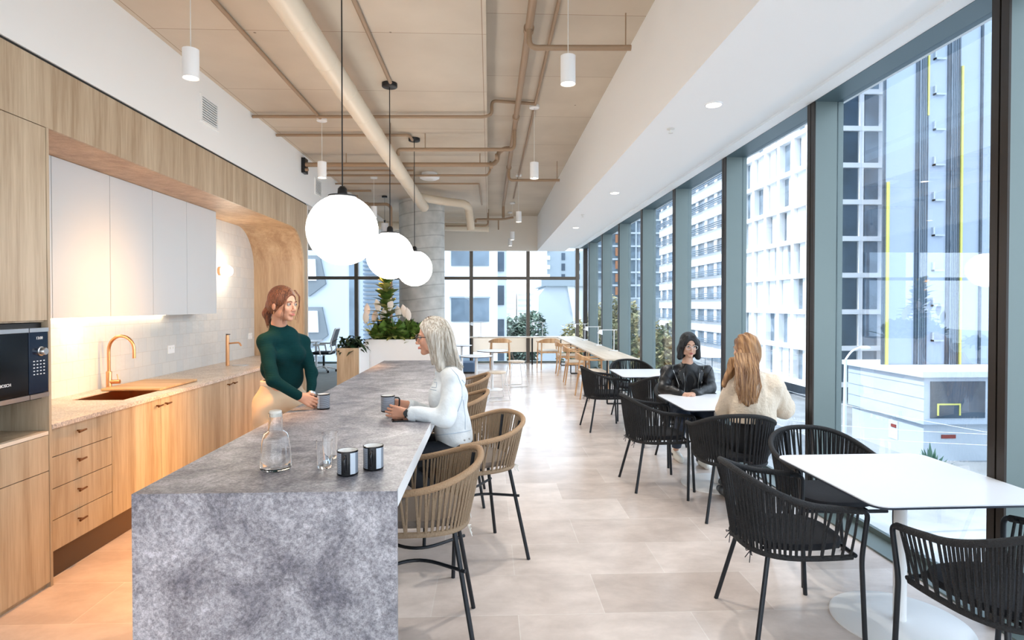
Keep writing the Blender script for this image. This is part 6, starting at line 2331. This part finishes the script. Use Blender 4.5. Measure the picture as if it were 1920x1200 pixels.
    H.features(o, M['iris_dark'], mat('deep_rose_lips', S(176, 92, 92), 0.45), mat('black_brow', S(26, 20, 20), 0.8))
    p = H.p
    gl = MB()
    for sd in (1, -1):
        gl.tube([p(0.110, sd * (0.034 + 0.025 * math.cos(a)), -0.003 + 0.020 * math.sin(a)) for a in [2 * PI * k / 20 for k in range(20)]], 0.0018, 6, closed=True)
        gl.tube([p(0.108, sd * 0.059, 0.004), p(0.06, sd * 0.074, 0.006), p(-0.01, sd * 0.083, 0.0)], 0.0018, 6)
    gl.tube([p(0.111, 0.009, 0.0), p(0.113, 0, 0.002), p(0.111, -0.009, 0.0)], 0.0018, 6)
    gl.build('glasses', M['steel'], o, True)
    hm = hair_mat('black_hair', S(22, 20, 22), S(8, 8, 10), (50, 50, 5))
    hp_ = [ell(p(-0.012, 0, 0.044), np.array((0.110, 0.090, 0.100)) * H.s, H.ax),
           ell(p(-0.045, 0, -0.05), np.array((0.080, 0.108, 0.105)) * H.s, H.ax, s=.03),
           ell(p(0.115, 0, -0.045), np.array((0.095, 0.060, 0.118)) * H.s, H.ax, '-', 0.012),
           cone(p(0.03, 0.080, 0.04), p(0.02, 0.094, -0.115), 0.026, 0.030, s=.02),
           cone(p(0.03, -0.080, 0.04), p(0.02, -0.094, -0.115), 0.026, 0.030, s=.02),
           cone(p(0.065, 0.03, 0.10), p(0.05, 0.082, 0.0), 0.02, 0.022, s=.012), cone(p(0.065, -0.03, 0.10), p(0.05, -0.082, 0.0), 0.02, 0.022, s=.012)]
    sdf_obj('hair', hp_, hm, o, 0.0055, 0.012)
    pts = [cone(hipc + Vector((0, 0, 0.03)), hipc, 0.14, 0.15, fwd, 1.2), cone(hr_, kr, 0.09, 0.066), cone(hl, kl, 0.09, 0.066), cone(kr, ar, 0.062, 0.045), cone(kl, al, 0.062, 0.045)]
    sdf_obj('trousers', pts, mat('dark_blue_jeans', S(34, 48, 68), 0.85, bump=0.3, bscale=30), o, 0.009, 0.03, disp=folds(0.004, 26), clips=[((0, 0, 0.13), (0, 0, -1))])
    for a_ in (ar, al):
        e = np.array((a_.x, a_.y, 0.0))
        sh = sdf_obj('shoe', [cone(e + V3(0, 0.02, 0.075), e + V3(0, 0.01, 0.045), 0.042, 0.043), cone(e + V3(0, 0.0, 0.045), e + V3(0, -0.08, 0.04), 0.042, 0.038), cone(e + V3(0, -0.08, 0.036), e + V3(0, -0.17, 0.03), 0.040, 0.032)], mat('white_leather', S(232, 230, 222), 0.5), o, 0.006, 0.02, clips=[(e + V3(0, 0, 0.002), (0, 0, -1)), (e + V3(0, 0, 0.115), (0, 0, 1))])
        lc = MB()
        for k in range(5):
            lc.tube([e + V3(-0.022, -0.05 - .017 * k, 0.087 - .006 * k), e + V3(0.0, -0.055 - .017 * k, 0.095 - .006 * k), e + V3(0.022, -0.05 - .017 * k, 0.087 - .006 * k)], 0.0025, 5)
        lc.build('laces', M['off_white'], sh, True)
        lg_ = MB().box(e[0] - 0.049, e[0] - 0.0435, e[1] - 0.03, e[1] + 0.01, 0.04, 0.065)
        lg_.build('dark_side_patch', M['black_metal'], sh)
    return o


woman_leather()


# ---------------------------------------------------------------- woman in cream jumper, back to the camera
def woman_cream():
    o = thing('person', 'seated woman seen from behind, long fair wavy hair over a cream knitted jumper', 'person', (1.9, TY(1.9, 4.6), 0))
    fwd = nrm((-0.06, 1, 0))
    rt = np.cross(fwd, (0, 0, 1))
    H = Head(A(1398, 656, 4.50), (-0.42, 0.9, -0.05), s=0.95)
    H.gaze = nrm((-0.4, 0.9, 0))
    neck = A(1408, 694, 4.50)
    LS, LE, LW = A(1376, 722, 4.50), A(1362, 770, 4.66), A(1368, 760, 4.90)
    RS, RE, RW = A(1448, 722, 4.47), A(1468, 765, 4.60), A(1440, 760, 4.90)
    chest = A(1412, 745, 4.50)
    hipc = Vector((chest.x, chest.y + 0.02, 0.56))
    sw = [cone(hipc + Vector((0, -0.02, 0.02)), chest, 0.175, 0.180, fwd, 1.35), cone(chest, (LS + RS) / 2, 0.175, 0.13, fwd, 1.45), cone(LS, RS, 0.066, 0.066),
          cone(LS, LE, 0.072, 0.078), cone(LE, LW, 0.07, 0.04), cone(RS, RE, 0.078, 0.086), cone(RE, RW, 0.075, 0.04),
          cone(neck - Vector((0, 0, 0.05)), LS, 0.055, 0.06), cone(neck - Vector((0, 0, 0.05)), RS, 0.055, 0.06), cone(neck - Vector((0, 0, .05)), neck - Vector((0, 0, .01)), 0.065, 0.06)]

    def cable(X, Y, Z):
        return folds(0.006, 20, .7)(X, Y, Z) + 0.003 * np.sin(95 * X) * (0.6 + 0.4 * np.sin(60 * Z))
    sdf_obj('jumper', sw, mat('cream_knit', S(228, 210, 188), 0.95, bump=0.7, bscale=60, sheen=0.3), o, 0.007, 0.03, disp=cable, clips=[((0, 0, 0.715), (0, 0, -1))])
    kl, kr = Vector((LS.x + 0.02, chest.y + 0.48, 0.57)), Vector((RS.x - 0.02, chest.y + 0.48, 0.57))
    hl, hr_ = hipc + Vector((-0.09, 0, 0)), hipc + Vector((0.09, 0, 0))
    al, ar = Vector((A(1368, 940, 4.86).x, 4.80, 0.10)), Vector((kr.x - .05, 5.0, 0.10))
    body = H.prims() + [cone(H.p(-0.02, 0, -0.05), neck, 0.048, 0.052, s=.02), cone(chest, hipc, 0.12, 0.13, fwd, 1.35, s=.03), cone(chest, neck, 0.12, 0.05, fwd, 1.45, s=.03), cone(RS, LS, .045, .045),
                        cone(RS, RE, 0.048, 0.038), cone(RE, RW, 0.038, 0.025), cone(LS, LE, 0.048, 0.038), cone(LE, LW, 0.038, 0.025),
                        cone(hr_, kr, 0.07, 0.05), cone(hl, kl, 0.07, 0.05), cone(kr, ar, 0.046, 0.03), cone(kl, al, 0.046, 0.03)]
    body += hand(LW + Vector((0.0, 0.01, 0.0)), (0.6, 0.75, -0.03), (0.0, 0.1, -1), 1, (0.25, 0.28, 0.3, 0.35), 0.2, sc=0.85)
    body += hand(RW + Vector((0.0, 0.01, 0.0)), (-0.6, 0.75, -0.03), (0.0, 0.1, -1), -1, (0.25, 0.28, 0.3, 0.35), 0.2, sc=0.85)
    sdf_obj('body', body, skin_mat('fair_skin', S(226, 178, 150)), o, 0.0045, 0.016)
    H.features(o, M['iris'], mat('pink_lips', S(188, 110, 104), 0.45), mat('fair_brow', S(130, 96, 66), 0.8))
    p = H.p
    hm = hair_mat('honey_blonde_hair', S(186, 142, 98), S(112, 74, 44), (40, 8, 1.5))
    b0 = A(1400, 672, 4.44)
    b1, b2 = A(1402, 705, 4.355), A(1402, 748, 4.35)
    hp_ = [ell(p(-0.014, 0, 0.040), np.array((0.108, 0.086, 0.098)) * H.s, H.ax),
           ell(p(-0.04, 0, -0.03), np.array((0.080, 0.088, 0.10)) * H.s, H.ax, s=.03),
           ell(p(0.112, 0, -0.05), np.array((0.090, 0.066, 0.118)) * H.s, H.ax, '-', 0.012),
           cone(b0, b1, 0.082, 0.080, fwd, 1.5, s=.03), cone(b1, b2, 0.080, 0.055, fwd, 2.2, s=.03),
           cone(A(1378, 680, 4.45), A(1356, 722, 4.42), 0.05, 0.02, fwd, 1.5, s=.02)]
    sdf_obj('hair', hp_, hm, o, 0.0055, 0.015, disp=lambda X, Y, Z: 0.004 * np.sin(110 * X + 6 * np.sin(14 * Z)))
    st = MB()
    rr = random.Random(21)

    def sf(i):
        a, b = rr.uniform(-1, 1), rr.uniform(-1, 1)
        x0 = 1400 + 17 * a
        ph = 4 * a + rr.uniform(-.3, .3)
        return [A(1400 + 22 * a, 662, 4.375), A(1400 + 23 * a, 675, 4.35), A(1401 + 25 * a + 3 * math.sin(ph), 700, 4.285), A(1402 + 24 * a - 3 * math.sin(ph), 725, 4.29), A(1403 + 20 * a + 4 * math.sin(ph), 752 + 6 * b, 4.30)]
    strands(st, sf, 90, 0.0034)
    st.build('loose_strands', hm, o, True)
    pts = [cone(hipc + Vector((0, -0.01, 0.14)), hipc - Vector((0, 0, .03)), 0.135, 0.15, fwd, 1.2), cone(hr_, kr, 0.09, 0.066), cone(hl, kl, 0.09, 0.066), cone(kr, ar, 0.062, 0.045), cone(kl, al, 0.062, 0.045)]
    sdf_obj('trousers', pts, mat('black_trousers', S(26, 28, 32), 0.85), o, 0.009, 0.03, clips=[((0, 0, 0.10), (0, 0, -1))])
    for a_ in (ar, al):
        e = np.array((a_.x, a_.y, 0.0))
        sdf_obj('boot', [cone(e + V3(0, -0.01, 0.17), e + V3(0, -0.02, 0.05), 0.05, 0.046), cone(e + V3(0, -0.02, 0.045), e + V3(0, 0.10, 0.04), 0.044, 0.038), cone(e + V3(0, 0.1, 0.036), e + V3(0, 0.18, 0.03), 0.038, 0.030)], mat('black_boot_leather', S(22, 24, 30), 0.4), o, 0.007, 0.02, clips=[(e + V3(0, 0, 0.002), (0, 0, -1))])
    return o


woman_cream()
